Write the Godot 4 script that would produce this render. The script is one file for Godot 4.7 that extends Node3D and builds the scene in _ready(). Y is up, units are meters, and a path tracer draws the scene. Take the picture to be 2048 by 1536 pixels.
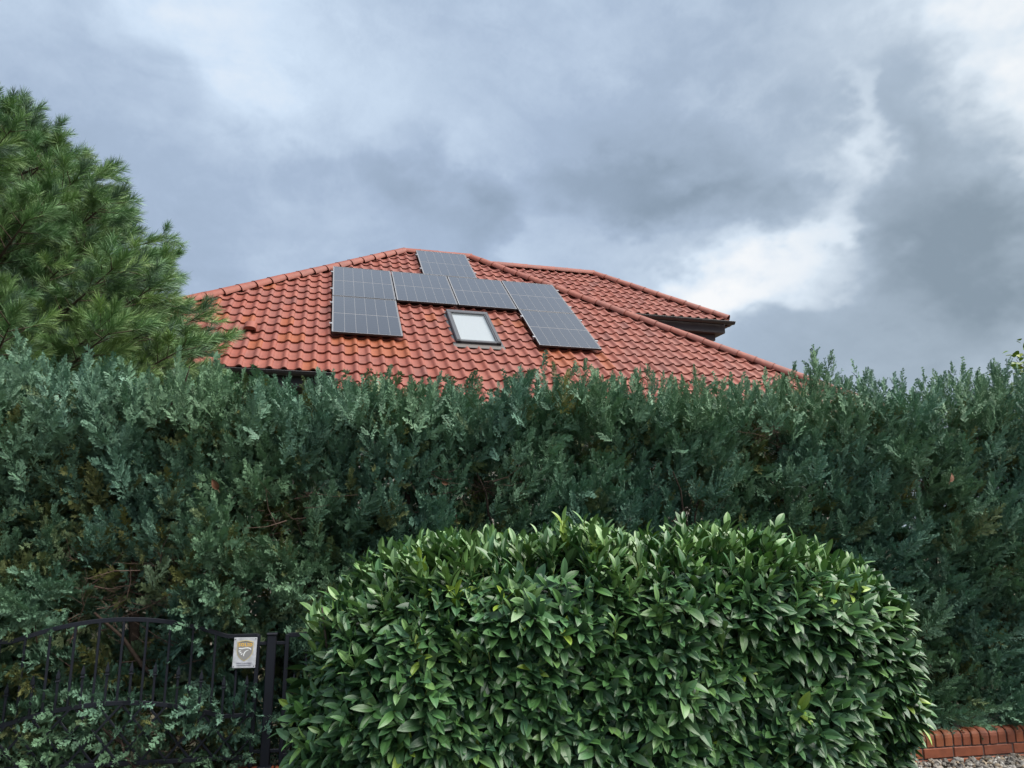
extends Node3D

const EYE := Vector3(0, 1.6, 0)
const CAM_PITCH := 11.2
const FOCAL := 1500.0          # in pixels of a 2048 wide picture
const SUN_AZ := 105.0           # degrees to the right of straight ahead
const SUN_EL := 56.0
const GREY_AZ := 62.0          # the clouds are greyer on this side, bluer on the other
const FENCE_YAW := 11.0
const FENCE_AT := Vector3(2.85, 0, -5.72)   # front face of the low wall
const HOUSE_YAW := 14.656
const HOUSE_AT := Vector3(-2.895, 0, -11.647)
const RS := 0.5995             # sine and cosine of the roof pitch
const RC := 0.8004
const ROOF_Y := 4.644

var rng := RandomNumberGenerator.new()
var taken := {}
var T := {}                    # shared textures
var M := {}                    # shared materials


# ---------------------------------------------------------------- helpers
class MB:
	var v := PackedVector3Array()
	var n := PackedVector3Array()
	var c := PackedColorArray()
	var uv := PackedVector2Array()
	var smooth := false
	var coloured := false
	func tri(a: Vector3, b: Vector3, d: Vector3, col := Color.WHITE) -> void:
		v.append(a); v.append(b); v.append(d)
		var nn := (d - a).cross(b - a).normalized()
		n.append(nn); n.append(nn); n.append(nn)
		c.append(col); c.append(col); c.append(col)
	func tri_n(a: Vector3, b: Vector3, d: Vector3, na: Vector3, nb: Vector3, nd: Vector3, col := Color.WHITE) -> void:
		v.append(a); v.append(b); v.append(d)
		n.append(na); n.append(nb); n.append(nd)
		c.append(col); c.append(col); c.append(col)
	func quad(a: Vector3, b: Vector3, d: Vector3, e: Vector3, col := Color.WHITE) -> void:
		tri(a, b, d, col); tri(a, d, e, col)
	func quad_n(a: Vector3, b: Vector3, d: Vector3, e: Vector3, na: Vector3, nb: Vector3, nd: Vector3, ne: Vector3, col := Color.WHITE) -> void:
		tri_n(a, b, d, na, nb, nd, col); tri_n(a, d, e, na, nd, ne, col)
	# a box with chamfered edges
	func box(at: Vector3, size: Vector3, bev := 0.0, basis := Basis.IDENTITY, col := Color.WHITE) -> void:
		var h := size / 2.0
		var k := h - Vector3.ONE * bev
		for ax in 3:
			for s in [-1.0, 1.0]:
				var u := (ax + 1) % 3
				var w := (ax + 2) % 3
				var q := []
				for e in [[-1, -1], [1, -1], [1, 1], [-1, 1]]:
					var p := Vector3.ZERO
					p[ax] = s * h[ax]; p[u] = e[0] * k[u]; p[w] = e[1] * k[w]
					q.append(at + basis * p)
				if s > 0: quad(q[3], q[2], q[1], q[0], col)
				else: quad(q[0], q[1], q[2], q[3], col)
		if bev <= 0.0: return
		for ax in 3:
			var u := (ax + 1) % 3
			var w := (ax + 2) % 3
			for su in [-1.0, 1.0]:
				for sw in [-1.0, 1.0]:
					var q := []
					for e in [[0, -1], [0, 1], [1, 1], [1, -1]]:
						var p := Vector3.ZERO
						p[ax] = e[1] * k[ax]
						p[u] = su * (h[u] if e[0] == 0 else k[u])
						p[w] = sw * (k[w] if e[0] == 0 else h[w])
						q.append(at + basis * p)
					if su * sw > 0: quad(q[3], q[2], q[1], q[0], col)
					else: quad(q[0], q[1], q[2], q[3], col)
		for sx in [-1.0, 1.0]:
			for sy in [-1.0, 1.0]:
				for sz in [-1.0, 1.0]:
					var a := at + basis * Vector3(sx * h.x, sy * k.y, sz * k.z)
					var b := at + basis * Vector3(sx * k.x, sy * h.y, sz * k.z)
					var d := at + basis * Vector3(sx * k.x, sy * k.y, sz * h.z)
					if sx * sy * sz > 0: tri(a, d, b, col)
					else: tri(a, b, d, col)
	# a round tube through points, with a radius at each
	func tube(pts: Array, rad: Array, sides := 6, col := Color.WHITE) -> void:
		var rings := []
		for i in pts.size():
			var d: Vector3 = (pts[mini(i + 1, pts.size() - 1)] - pts[maxi(i - 1, 0)]).normalized()
			var x := d.cross(Vector3(0.31, 0.2, 0.93)).normalized()
			var y := d.cross(x)
			var ring := []
			for k in sides:
				var a := TAU * k / sides
				ring.append(x * cos(a) + y * sin(a))
			rings.append(ring)
		for i in pts.size() - 1:
			for k in sides:
				var k2 := (k + 1) % sides
				var n0: Vector3 = rings[i][k]; var n1: Vector3 = rings[i][k2]
				var n2: Vector3 = rings[i + 1][k2]; var n3: Vector3 = rings[i + 1][k]
				quad_n(pts[i] + n0 * rad[i], pts[i] + n1 * rad[i], pts[i + 1] + n2 * rad[i + 1], pts[i + 1] + n3 * rad[i + 1], n0, n1, n2, n3, col)
		for e in [0, pts.size() - 1]:
			for k in range(1, sides - 1):
				tri(pts[e] + rings[e][0] * rad[e], pts[e] + rings[e][k] * rad[e], pts[e] + rings[e][k + 1] * rad[e], col)
	# a square bar along points in a plane whose normal is given
	func bar(a: Vector3, b: Vector3, w: float, t: float, side: Vector3, bev := 0.0, col := Color.WHITE) -> void:
		var d := (b - a).normalized()
		var x := side.normalized()
		var z := x.cross(d).normalized()
		box((a + b) / 2.0, Vector3(t, a.distance_to(b), w), bev, Basis(x, d, z), col)
	func commit() -> ArrayMesh:
		for i in range(0, v.size(), 3):      # front faces run clockwise as seen from where the normals point
			if (v[i + 2] - v[i]).cross(v[i + 1] - v[i]).dot(n[i] + n[i + 1] + n[i + 2]) < 0.0:
				var t := v[i + 1]; v[i + 1] = v[i + 2]; v[i + 2] = t
				var tn := n[i + 1]; n[i + 1] = n[i + 2]; n[i + 2] = tn
				if uv.size() == v.size():
					var tu := uv[i + 1]; uv[i + 1] = uv[i + 2]; uv[i + 2] = tu
		var arr := []
		arr.resize(Mesh.ARRAY_MAX)
		arr[Mesh.ARRAY_VERTEX] = v
		arr[Mesh.ARRAY_NORMAL] = n
		if coloured: arr[Mesh.ARRAY_COLOR] = c
		if uv.size() == v.size(): arr[Mesh.ARRAY_TEX_UV] = uv
		var m := ArrayMesh.new()
		m.add_surface_from_arrays(Mesh.PRIMITIVE_TRIANGLES, arr)
		return m


func numbered(called: String) -> String:
	if not taken.has(called):
		taken[called] = 0
		return called
	taken[called] += 1
	return "%s_%03d" % [called, taken[called]]

func thing(called: String, label: String, category: String, at := Vector3.ZERO, turn := 0.0, group := "") -> Node3D:
	var o := Node3D.new()
	o.name = numbered(called)
	add_child(o)
	o.position = at
	o.rotation.y = deg_to_rad(turn)
	o.set_meta("label", label)
	o.set_meta("category", category)
	if group: o.set_meta("group", group)
	return o

func part(parent: Node, called: String, mesh: Mesh, m: Material, at := Transform3D.IDENTITY) -> MeshInstance3D:
	var o := MeshInstance3D.new()
	o.name = called
	o.mesh = mesh
	o.material_override = m
	parent.add_child(o, true)
	o.transform = at
	return o

func structure(called: String, mesh: Mesh, m: Material, at := Transform3D.IDENTITY) -> MeshInstance3D:
	var o := part(self, numbered(called), mesh, m, at)
	o.set_meta("kind", "structure")
	return o

func many(parent: Node, called: String, mesh: Mesh, m: Material, xf: Array, cols := []) -> MultiMeshInstance3D:
	var mm := MultiMesh.new()
	mm.transform_format = MultiMesh.TRANSFORM_3D
	mm.use_colors = not cols.is_empty()
	mm.mesh = mesh
	mm.instance_count = xf.size()
	for i in xf.size():
		mm.set_instance_transform(i, xf[i])
		if cols: mm.set_instance_color(i, cols[i])
	var o := MultiMeshInstance3D.new()
	o.name = called
	o.multimesh = mm
	o.material_override = m
	o.set_meta("kind", "stuff")
	parent.add_child(o, true)
	return o

func lin(r: float, g: float, b: float) -> Color:
	return Color(r, g, b).linear_to_srgb()

func mat(col: Color, rough := 0.7, spec := 0.5, metal := 0.0) -> StandardMaterial3D:
	var m := StandardMaterial3D.new()
	m.albedo_color = col
	m.roughness = rough
	m.metallic_specular = spec
	m.metallic = metal
	return m

func rr(a: float, b: float) -> float:
	return rng.randf_range(a, b)

func dir_basis(y: Vector3, z_hint: Vector3) -> Basis:
	var yy := y.normalized()
	var x := yy.cross(z_hint)
	if x.length() < 0.01: x = yy.cross(Vector3(0.3, 0.5, 0.81))
	x = x.normalized()
	return Basis(x, yy, x.cross(yy))

# a repeating grey-scale picture of smooth noise, as a colour ramp between two tones
func noise_tex(seed_: int, freq: float, oct: int, lo: Color, hi: Color, size := 256, ntype := FastNoiseLite.TYPE_SIMPLEX_SMOOTH) -> ImageTexture:
	var f := FastNoiseLite.new()
	f.seed = seed_
	f.noise_type = ntype
	f.frequency = freq
	f.fractal_octaves = oct
	var g := f.get_seamless_image(size, size)
	g.convert(Image.FORMAT_RGB8)
	var out := Image.create(size, size, false, Image.FORMAT_RGB8)
	for y in size:
		for x in size:
			out.set_pixel(x, y, lo.lerp(hi, g.get_pixel(x, y).r))
	return ImageTexture.create_from_image(out)

# where a point falls in the 2048 x 1536 photograph, and how far away it is
func seen_at(p: Vector3) -> Vector3:
	var r := p - EYE
	var a := deg_to_rad(CAM_PITCH)
	var fw := -r.z * cos(a) + r.y * sin(a)
	var up := r.y * cos(a) + r.z * sin(a)
	return Vector3(1024.0 + FOCAL * r.x / fw, 768.0 - FOCAL * up / fw, fw)


# ---------------------------------------------------------------- sky
func sky_image() -> Image:
	# patches of cloud: azimuth, elevation, half width, half height (degrees), turn, how much lighter or darker, edge softness
	var blobs := [
		[-24.0, 34.5, 5.0, 2.2, 25.0, 0.16, 0.9], [-17.5, 33.6, 7.5, 2.6, -18.0, 0.18, 1.0], [-19.5, 31.0, 5.0, 1.6, -12.0, 0.18, 1.0], [-10.5, 33.0, 8.0, 3.2, -12.0, 0.12, 1.0],
		[-17.0, 28.2, 2.8, 0.9, 3.0, 0.20, 1.0], [-3.0, 28.5, 2.0, 3.4, 18.0, 0.12, 1.0], [0.3, 23.4, 2.0, 3.6, 0.0, 0.18, 0.9],
		[26.7, 28.4, 0.8, 3.2, 2.0, 0.24, 0.8], [27.1, 25.4, 1.4, 2.4, 0.0, 0.26, 0.8], [25.8, 24.0, 2.4, 1.8, 0.0, 0.20, 0.8],
		[17.6, 18.8, 7.0, 1.7, 14.0, 0.44, 0.8], [23.9, 20.4, 3.6, 1.1, 22.0, 0.32, 0.7], [15.8, 17.4, 3.2, 1.8, 0.0, 0.36, 0.7], [21.9, 17.6, 4.5, 1.3, 0.0, 0.34, 0.7],
		[14.0, 15.0, 2.6, 2.4, 0.0, 0.16, 0.9], [19.6, 33.5, 5.0, 2.0, 14.0, 0.14, 1.0],
		[-7.8, 28.0, 4.2, 3.6, 30.0, -0.15, 0.6], [-5.0, 24.0, 5.5, 3.0, -30.0, -0.22, 0.45], [-10.0, 26.6, 5.0, 1.6, -35.0, -0.12, 0.6],
		[9.5, 24.9, 8.0, 2.0, -2.0, -0.32, 0.55], [14.5, 26.4, 8.0, 3.4, 0.0, -0.20, 0.8], [17.5, 23.3, 6.5, 1.7, -6.0, -0.26, 0.6], [11.0, 29.5, 8.0, 3.4, 10.0, -0.10, 1.0],
		[32.2, 22.2, 5.2, 9.2, 3.0, -0.36, 0.38], [33.8, 18.6, 8.2, 4.0, 6.0, -0.30, 0.5], [28.0, 13.4, 14.0, 2.6, 0.0, -0.20, 0.8],
		[41.5, 33.0, 6.0, 8.0, -15.0, 1.0, 1.0], [-32.0, 34.0, 11.0, 6.0, 0.0, 0.13, 1.0], [-28.0, 25.0, 12.0, 7.0, 0.0, -0.06, 1.0], [-20.0, 20.0, 16.0, 5.0, 0.0, -0.10, 1.0],
	]
	var f1 := FastNoiseLite.new(); f1.seed = 11; f1.frequency = 2.6; f1.fractal_octaves = 5
	var f2 := FastNoiseLite.new(); f2.seed = 23; f2.frequency = 7.0; f2.fractal_octaves = 7; f2.fractal_gain = 0.60
	var f4 := FastNoiseLite.new(); f4.seed = 41; f4.frequency = 3.4; f4.fractal_type = FastNoiseLite.FRACTAL_RIDGED; f4.fractal_octaves = 6; f4.fractal_gain = 0.55; f4.domain_warp_enabled = true; f4.domain_warp_amplitude = 0.25; f4.domain_warp_frequency = 2.5
	var f3 := FastNoiseLite.new(); f3.seed = 5; f3.frequency = 1.1; f3.fractal_octaves = 3
	var w := 3072
	var h := 1536
	var im := Image.create(w, h, false, Image.FORMAT_RGBF)
	var sun := Vector3(sin(deg_to_rad(SUN_AZ)) * cos(deg_to_rad(SUN_EL)), sin(deg_to_rad(SUN_EL)), -cos(deg_to_rad(SUN_AZ)) * cos(deg_to_rad(SUN_EL)))
	for y in h / 2 + 8:
		var el := 90.0 - (y + 0.5) * 180.0 / h
		var ce := cos(deg_to_rad(el))
		var se := sin(deg_to_rad(el))
		for x in w:
			var az := (x + 0.5) * 360.0 / w
			if az > 180.0: az -= 360.0
			var d := Vector3(sin(deg_to_rad(az)) * ce, se, -cos(deg_to_rad(az)) * ce)
			# clouds spread out in a layer overhead: stretched towards the horizon
			var q := Vector3(d.x, d.y * 1.6, d.z)
			var big := f3.get_noise_3dv(q)
			var mid := f1.get_noise_3dv(q)
			var fine := f2.get_noise_3dv(q)
			var torn := f4.get_noise_3dv(q)
			var v := 0.53 + 0.13 * big + 0.13 * mid + 0.13 * fine + 0.07 * torn
			if el > 4.0 and el < 44.0 and absf(az) < 50.0:
				var wx := az + 2.6 * mid + 4.0 * fine
				var wy := el + 1.8 * f1.get_noise_3d(q.z + 7.0, q.x, q.y) + 2.6 * f2.get_noise_3d(q.z, q.x + 9.0, q.y)
				for b in blobs:
					var dx: float = wx - b[0]
					var dy: float = wy - b[1]
					if absf(dx) > 20.0 or absf(dy) > 14.0: continue
					dx *= ce
					var a: float = deg_to_rad(b[4])
					var rx: float = (dx * cos(a) + dy * sin(a)) / b[2]
					var ry: float = (-dx * sin(a) + dy * cos(a)) / b[3]
					var r := sqrt(rx * rx + ry * ry)
					var s: float = b[6]
					if r < 1.0 + s:
						v += 0.66 * b[5] * (1.0 - smoothstep(1.0 - s, 1.0 + s, r))
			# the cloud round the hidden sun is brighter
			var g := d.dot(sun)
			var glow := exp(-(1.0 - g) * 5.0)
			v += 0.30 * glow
			var near := clampf(0.5 + 0.5 * d.dot(Vector3(sin(deg_to_rad(GREY_AZ)), 0, -cos(deg_to_rad(GREY_AZ)))), 0.0, 1.0)
			near = smoothstep(0.70, 0.99, near)
			var dark := Vector3(0.245, 0.322, 0.425).lerp(Vector3(0.235, 0.300, 0.362), near)
			var middle := Vector3(0.372, 0.470, 0.620).lerp(Vector3(0.385, 0.465, 0.545), near)
			var light := Vector3(0.60, 0.720, 0.87).lerp(Vector3(0.70, 0.77, 0.83), near)
			var col: Vector3
			if v < 0.5: col = dark.lerp(middle, clampf((v - 0.1) / 0.4, 0.0, 1.0))
			elif v < 0.85: col = middle.lerp(light, (v - 0.5) / 0.35)
			else: col = light.lerp(Vector3(0.88, 0.90, 0.92), minf((v - 0.85) / 0.35, 1.0))
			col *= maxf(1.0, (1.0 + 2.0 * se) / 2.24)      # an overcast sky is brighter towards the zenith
			im.set_pixel(x, y, Color(col.x, col.y, col.z))
	for y in range(h / 2 + 8, h):
		for x in range(0, w):
			im.set_pixel(x, y, Color(0.30, 0.36, 0.40))
	return im


func camera_and_light() -> void:
	var cam := Camera3D.new()
	cam.name = "camera"
	add_child(cam)
	cam.position = EYE
	cam.rotation_degrees = Vector3(CAM_PITCH, 0, 0)
	cam.fov = rad_to_deg(2.0 * atan(768.0 / FOCAL))
	cam.near = 0.05
	cam.far = 600.0
	cam.current = true
	var env := Environment.new()
	env.background_mode = Environment.BG_SKY
	var sky := Sky.new()
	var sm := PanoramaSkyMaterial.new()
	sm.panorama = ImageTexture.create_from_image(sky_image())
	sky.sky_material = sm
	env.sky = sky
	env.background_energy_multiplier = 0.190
	env.tonemap_mode = Environment.TONE_MAPPER_LINEAR
	env.tonemap_exposure = 5.6
	env.sdfgi_enabled = true
	env.ssao_enabled = true
	env.ssil_enabled = true
	var we := WorldEnvironment.new()
	we.name = "environment"
	we.environment = env
	add_child(we)
	var sun := DirectionalLight3D.new()
	sun.name = "sun"
	add_child(sun)
	sun.rotation_degrees = Vector3(-SUN_EL, 180.0 - SUN_AZ, 0)
	sun.light_energy = 0.5
	sun.light_angular_distance = 60.0
	sun.light_color = Color(1.0, 0.975, 0.94)
	sun.shadow_enabled = true


# ---------------------------------------------------------------- materials
func make_materials() -> void:
	T.mottle = noise_tex(3, 0.012, 4, Color(0.80, 0.80, 0.80), Color(1, 1, 1))
	T.fine = noise_tex(8, 0.06, 3, Color(0.55, 0.55, 0.55), Color(1, 1, 1))
	T.grain = noise_tex(9, 0.11, 3, Color(0.2, 0.2, 0.2), Color(1, 1, 1))
	# fired clay tiles in a few tones
	T.clay = noise_tex(31, 0.02, 5, Color(0.80, 0.81, 0.83), Color(1.0, 1.0, 1.0))
	M.tiles = []
	for c in [Vector3(0.236, 0.060, 0.037), Vector3(0.222, 0.057, 0.037), Vector3(0.250, 0.067, 0.041), Vector3(0.238, 0.056, 0.032), Vector3(0.216, 0.060, 0.040)]:
		M.tiles.append(clay(lin(c.x, c.y, c.z)))
	M.tile_rust = clay(lin(0.255, 0.060, 0.018))
	M.tile_old = clay(lin(0.185, 0.053, 0.037))
	M.brick = []
	for c in [Vector3(0.310, 0.092, 0.038), Vector3(0.280, 0.080, 0.035), Vector3(0.340, 0.108, 0.044), Vector3(0.250, 0.074, 0.036)]:
		M.brick.append(clay(lin(c.x, c.y, c.z)))
	M.mortar = mat(lin(0.085, 0.070, 0.062), 0.95)
	M.mortar.heightmap_enabled = true; M.mortar.heightmap_texture = T.grain; M.mortar.heightmap_scale = 0.3
	M.mortar.uv1_triplanar = true; M.mortar.uv1_scale = Vector3.ONE * 8.0
	M.deck = mat(lin(0.05, 0.035, 0.03), 0.9)
	M.iron = mat(lin(0.008, 0.010, 0.016), 0.55, 0.4)
	M.iron.heightmap_enabled = true; M.iron.heightmap_texture = T.fine; M.iron.heightmap_scale = 0.04
	M.iron.uv1_triplanar = true; M.iron.uv1_scale = Vector3.ONE * 9.0
	M.gutter = mat(lin(0.028, 0.024, 0.026), 0.4, 0.5)
	M.soffit = mat(lin(0.035, 0.028, 0.03), 0.6)
	M.plaster = mat(lin(0.62, 0.58, 0.50), 0.9)
	M.plaster.albedo_texture = T.mottle; M.plaster.uv1_triplanar = true; M.plaster.uv1_scale = Vector3.ONE * 0.4
	M.alu = mat(lin(0.36, 0.365, 0.38), 0.42, 0.5, 0.6)
	M.alu_dark = mat(lin(0.060, 0.062, 0.068), 0.45, 0.5, 0.3)
	M.rail = mat(lin(0.02, 0.02, 0.022), 0.45)
	M.white = mat(lin(0.72, 0.73, 0.74), 0.55)


func clay(c: Color) -> StandardMaterial3D:
	var m := mat(c, 0.66, 0.45)
	m.albedo_texture = T.clay
	m.uv1_triplanar = true
	m.uv1_world_triplanar = true
	m.uv1_scale = Vector3.ONE * 1.7
	m.heightmap_enabled = true
	m.heightmap_texture = T.fine
	m.heightmap_scale = 0.12
	return m


# ---------------------------------------------------------------- ground
func build_ground() -> void:
	T.soil = noise_tex(14, 0.03, 5, Color(0.55, 0.50, 0.42), Color(1, 1, 1))
	var soil := mat(lin(0.12, 0.115, 0.075), 0.95)
	soil.albedo_texture = T.soil; soil.uv1_triplanar = true; soil.uv1_scale = Vector3.ONE * 0.5
	var mb := MB.new()
	mb.quad(Vector3(-250, 0, 250), Vector3(-250, 0, -250), Vector3(250, 0, -250), Vector3(250, 0, 250))
	structure("ground", mb.commit(), soil, Transform3D(Basis.IDENTITY, Vector3(0, -0.03, 0)))
	# the paved path that the camera stands on
	var pave := mat(lin(0.24, 0.235, 0.225), 0.9)
	pave.albedo_texture = T.soil; pave.uv1_triplanar = true; pave.uv1_scale = Vector3.ONE * 0.9
	mb = MB.new()
	mb.box(Vector3(-2, -0.02, 4.2), Vector3(24, 0.05, 4.4), 0.008)
	structure("pavement", mb.commit(), pave, Transform3D(Basis(Vector3.UP, deg_to_rad(FENCE_YAW)), FENCE_AT))
	# gravel bed along the wall: every stone a lump, too small and too many to pick apart
	var meshes := []
	for k in 4:
		meshes.append(stone_mesh(40 + k))
	var gm := mat(Color.WHITE, 0.85, 0.4)
	gm.vertex_color_use_as_albedo = true
	var bed := Node3D.new()
	bed.name = "gravel"
	add_child(bed)
	bed.position = FENCE_AT
	bed.rotation.y = deg_to_rad(FENCE_YAW)
	bed.set_meta("kind", "structure")
	rng.seed = 77
	var tones := [Vector3(0.34, 0.31, 0.27), Vector3(0.25, 0.23, 0.20), Vector3(0.44, 0.41, 0.36), Vector3(0.18, 0.165, 0.15), Vector3(0.36, 0.29, 0.21), Vector3(0.55, 0.53, 0.49)]
	for k in 4:
		var xf := []
		var cols := []
		for i in 2300:
			var p := Vector3(rr(-6.5, 3.2), 0, 0)
			p.z = rr(0.012, 0.62) if rng.randf() < 0.75 else rr(0.5, 1.9)
			if p.x < -2.2 and rng.randf() < 0.6: continue
			var s := rr(0.012, 0.026) * (1.3 if rng.randf() < 0.12 else 1.0)
			p.y = -0.004 + rr(0.0, 0.018)
			xf.append(Transform3D(Basis.from_euler(Vector3(rr(-0.5, 0.5), rr(0, TAU), rr(-0.5, 0.5))).scaled(Vector3(s, s, s)), p))
			var t: Vector3 = tones[rng.randi() % tones.size()] * rr(0.32, 0.66)
			cols.append(Color(t.x, t.y, t.z))
		many(bed, "pebbles", meshes[k], gm, xf, cols)


func stone_mesh(seed_: int) -> ArrayMesh:
	var f := FastNoiseLite.new()
	f.seed = seed_; f.frequency = 0.9
	var mb := MB.new()
	var rings := 5
	var segs := 7
	var P := func(i: int, k: int) -> Vector3:
		var th := PI * i / rings
		var ph := TAU * (k % segs) / segs
		var p := Vector3(sin(th) * cos(ph), cos(th) * 0.72, sin(th) * sin(ph) * 0.85)
		return p * (1.0 + 0.75 * f.get_noise_3dv(p * 1.1))
	for i in rings:
		for k in segs:
			var a: Vector3 = P.call(i, k); var b: Vector3 = P.call(i, k + 1)
			var c: Vector3 = P.call(i + 1, k + 1); var d: Vector3 = P.call(i + 1, k)
			if i > 0: mb.tri(a, b, c)
			if i < rings - 1: mb.tri(a, c, d)
	return mb.commit()


# ---------------------------------------------------------------- low brick wall
func build_wall() -> void:
	var t := thing("brick_wall", "low red brick garden wall with rounded coping bricks at the hedge's foot", "wall", FENCE_AT, FENCE_YAW)
	rng.seed = 5
	var x0 := -6.9
	var x1 := 3.4
	var mb := MB.new()
	mb.box(Vector3((x0 + x1) / 2, 0.02, -0.06), Vector3(x1 - x0, 0.315, 0.106), 0.0)
	part(t, "mortar", mb.commit(), M.mortar)
	# coping: bricks on edge with a rounded front
	var cop := []
	for k in 3:
		var m := MB.new()
		var w := 0.064
		var prof := [Vector2(0.002, 0.0), Vector2(0.004, 0.055), Vector2(0.0, 0.073), Vector2(-0.011, 0.089), Vector2(-0.028, 0.098), Vector2(-0.050, 0.100), Vector2(-0.092, 0.098), Vector2(-0.115, 0.088), Vector2(-0.124, 0.07), Vector2(-0.124, 0.0)]
		var e := 0.004
		for i in prof.size() - 1:
			var a: Vector2 = prof[i]; var b: Vector2 = prof[i + 1]
			m.quad(Vector3(-w / 2 + e, a.y, a.x), Vector3(-w / 2 + e, b.y, b.x), Vector3(w / 2 - e, b.y, b.x), Vector3(w / 2 - e, a.y, a.x))
			for s in [-1.0, 1.0]:
				var c := Vector2(-0.06, 0.05)
				var a2 := c + (a - c) * 0.95
				var b2 := c + (b - c) * 0.95
				var p0 := Vector3(s * (w / 2 - e), a.y, a.x); var p1 := Vector3(s * (w / 2 - e), b.y, b.x)
				var p2 := Vector3(s * w / 2, b2.y, b2.x); var p3 := Vector3(s * w / 2, a2.y, a2.x)
				if s > 0: m.quad(p0, p1, p2, p3)
				else: m.quad(p3, p2, p1, p0)
				var pc := Vector3(s * w / 2, c.y, c.x)
				if s > 0: m.tri(p3, p2, pc)
				else: m.tri(pc, p2, p3)
		cop.append(m.commit())
	var x := x0
	while x < x1:
		part(t, "brick", cop[rng.randi() % 3], M.brick[rng.randi() % 4], Transform3D(Basis.from_euler(Vector3(rr(-0.008, 0.008), rr(-0.012, 0.012), rr(-0.01, 0.01))), Vector3(x + 0.037, 0.100 + rr(-0.0015, 0.0015), rr(-0.003, 0.003))))
		x += 0.0745
	# stretcher courses
	mb = MB.new()
	mb.box(Vector3.ZERO, Vector3(0.239, 0.067, 0.118), 0.005)
	var long := mb.commit()
	for row in 2:
		x = x0 + (0.125 if row % 2 else 0.0)
		while x < x1:
			part(t, "brick", long, M.brick[rng.randi() % 4], Transform3D(Basis.from_euler(Vector3(0, rr(-0.006, 0.006), rr(-0.006, 0.006))), Vector3(x + 0.1245, 0.056 - row * 0.0765, -0.059 + rr(-0.002, 0.002))))
			x += 0.249


# ---------------------------------------------------------------- iron fence and sign
func arch(x: float, mid: float, top: float, flat: float) -> float:
	var d := absf(x - mid)
	return maxf(flat, top - (top - flat) * (d / 0.6) * (d / 0.6))

func fence_panel(mid: float, label: String) -> void:
	var t := thing("iron_fence_panel", label, "fence", FENCE_AT, FENCE_YAW, "arched iron fence panels on the brick wall")
	var z := -0.06
	var half := 0.79
	var side := Vector3(0, 0, 1)
	for e in [["top_rail", 1.080, 0.966, 0.026], ["middle_rail", 0.600, 0.500, 0.026]]:
		var mb := MB.new()
		var n := 26
		for i in n:
			var xa := mid - half + 2 * half * i / n
			var xb := mid - half + 2 * half * (i + 1) / n
			mb.bar(Vector3(xa - 0.001, arch(xa, mid, e[1], e[2]), z), Vector3(xb + 0.001, arch(xb, mid, e[1], e[2]), z), e[3], e[3] * 0.5, Vector3(0, 0, 1), 0.002)
		part(t, e[0], mb.commit(), M.iron)
	var mr := MB.new()
	mr.bar(Vector3(mid - half, 0.262, z), Vector3(mid + half, 0.262, z), 0.024, 0.024, side, 0.002)
	part(t, "bottom_rail", mr.commit(), M.iron)
	for s in [-1.0, 1.0]:
		var m := MB.new()
		m.bar(Vector3(mid + s * half, 0.205, z + 0.001), Vector3(mid + s * half, 0.972, z + 0.001), 0.024, 0.026, side, 0.002)
		part(t, "side_bar", m.commit(), M.iron)
	for k in range(-5, 6):
		var x := mid + k * 0.134
		var m := MB.new()
		m.bar(Vector3(x, arch(x, mid, 0.6, 0.5) + 0.011, z), Vector3(x, arch(x, mid, 1.08, 0.966) - 0.011, z), 0.013, 0.013, side, 0.0015)
		part(t, "bar", m.commit(), M.iron)
	for k in range(-6, 6):
		var x := mid + (k + 0.5) * 0.134
		var y0 := arch(x, mid, 0.6, 0.5) + 0.011
		var m := MB.new()
		m.bar(Vector3(x, y0, z), Vector3(x, y0 + 0.15, z), 0.013, 0.013, side, 0.0015)
		# spearhead: collar, shoulders and point
		m.box(Vector3(x, y0 + 0.155, z), Vector3(0.026, 0.009, 0.026), 0.002)
		var r := [[0.16, 0.008], [0.172, 0.016], [0.19, 0.013], [0.228, 0.0]]
		for i in 3:
			for c in 4:
				var a := TAU * (c + 0.5) / 4; var b := TAU * (c + 1.5) / 4
				m.quad(Vector3(x + cos(a) * r[i][1], y0 + r[i][0], z + sin(a) * r[i][1] * 0.6), Vector3(x + cos(b) * r[i][1], y0 + r[i][0], z + sin(b) * r[i][1] * 0.6), Vector3(x + cos(b) * r[i + 1][1], y0 + r[i + 1][0], z + sin(b) * r[i + 1][1] * 0.6), Vector3(x + cos(a) * r[i + 1][1], y0 + r[i + 1][0], z + sin(a) * r[i + 1][1] * 0.6))
		part(t, "spear", m.commit(), M.iron)
	# lattice under the middle rail: crossing flat bars
	for s in [-1.0, 1.0]:
		for k in range(-8, 9):
			var x := mid + k * 0.134 + 0.03
			# climb from the bottom rail until the middle rail or the side is met
			var px := x
			var py := 0.274
			var started := absf(x - mid) < half
			var a := Vector3(px, py, z + s * 0.0045)
			while true:
				px += s * 0.008
				py += 0.0095
				if not started and absf(px - mid) < half:
					started = true
					a = Vector3(px, py, z + s * 0.0045)
				if py > arch(px, mid, 0.6, 0.5) - 0.01 or (started and absf(px - mid) > half) or py > 0.7: break
			var b := Vector3(px, py, z + s * 0.0045)
			if started and a.distance_to(b) > 0.03:
				var m := MB.new()
				m.bar(a, b, 0.013, 0.008, side, 0.001)
				part(t, "lattice_bar", m.commit(), M.iron)


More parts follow.
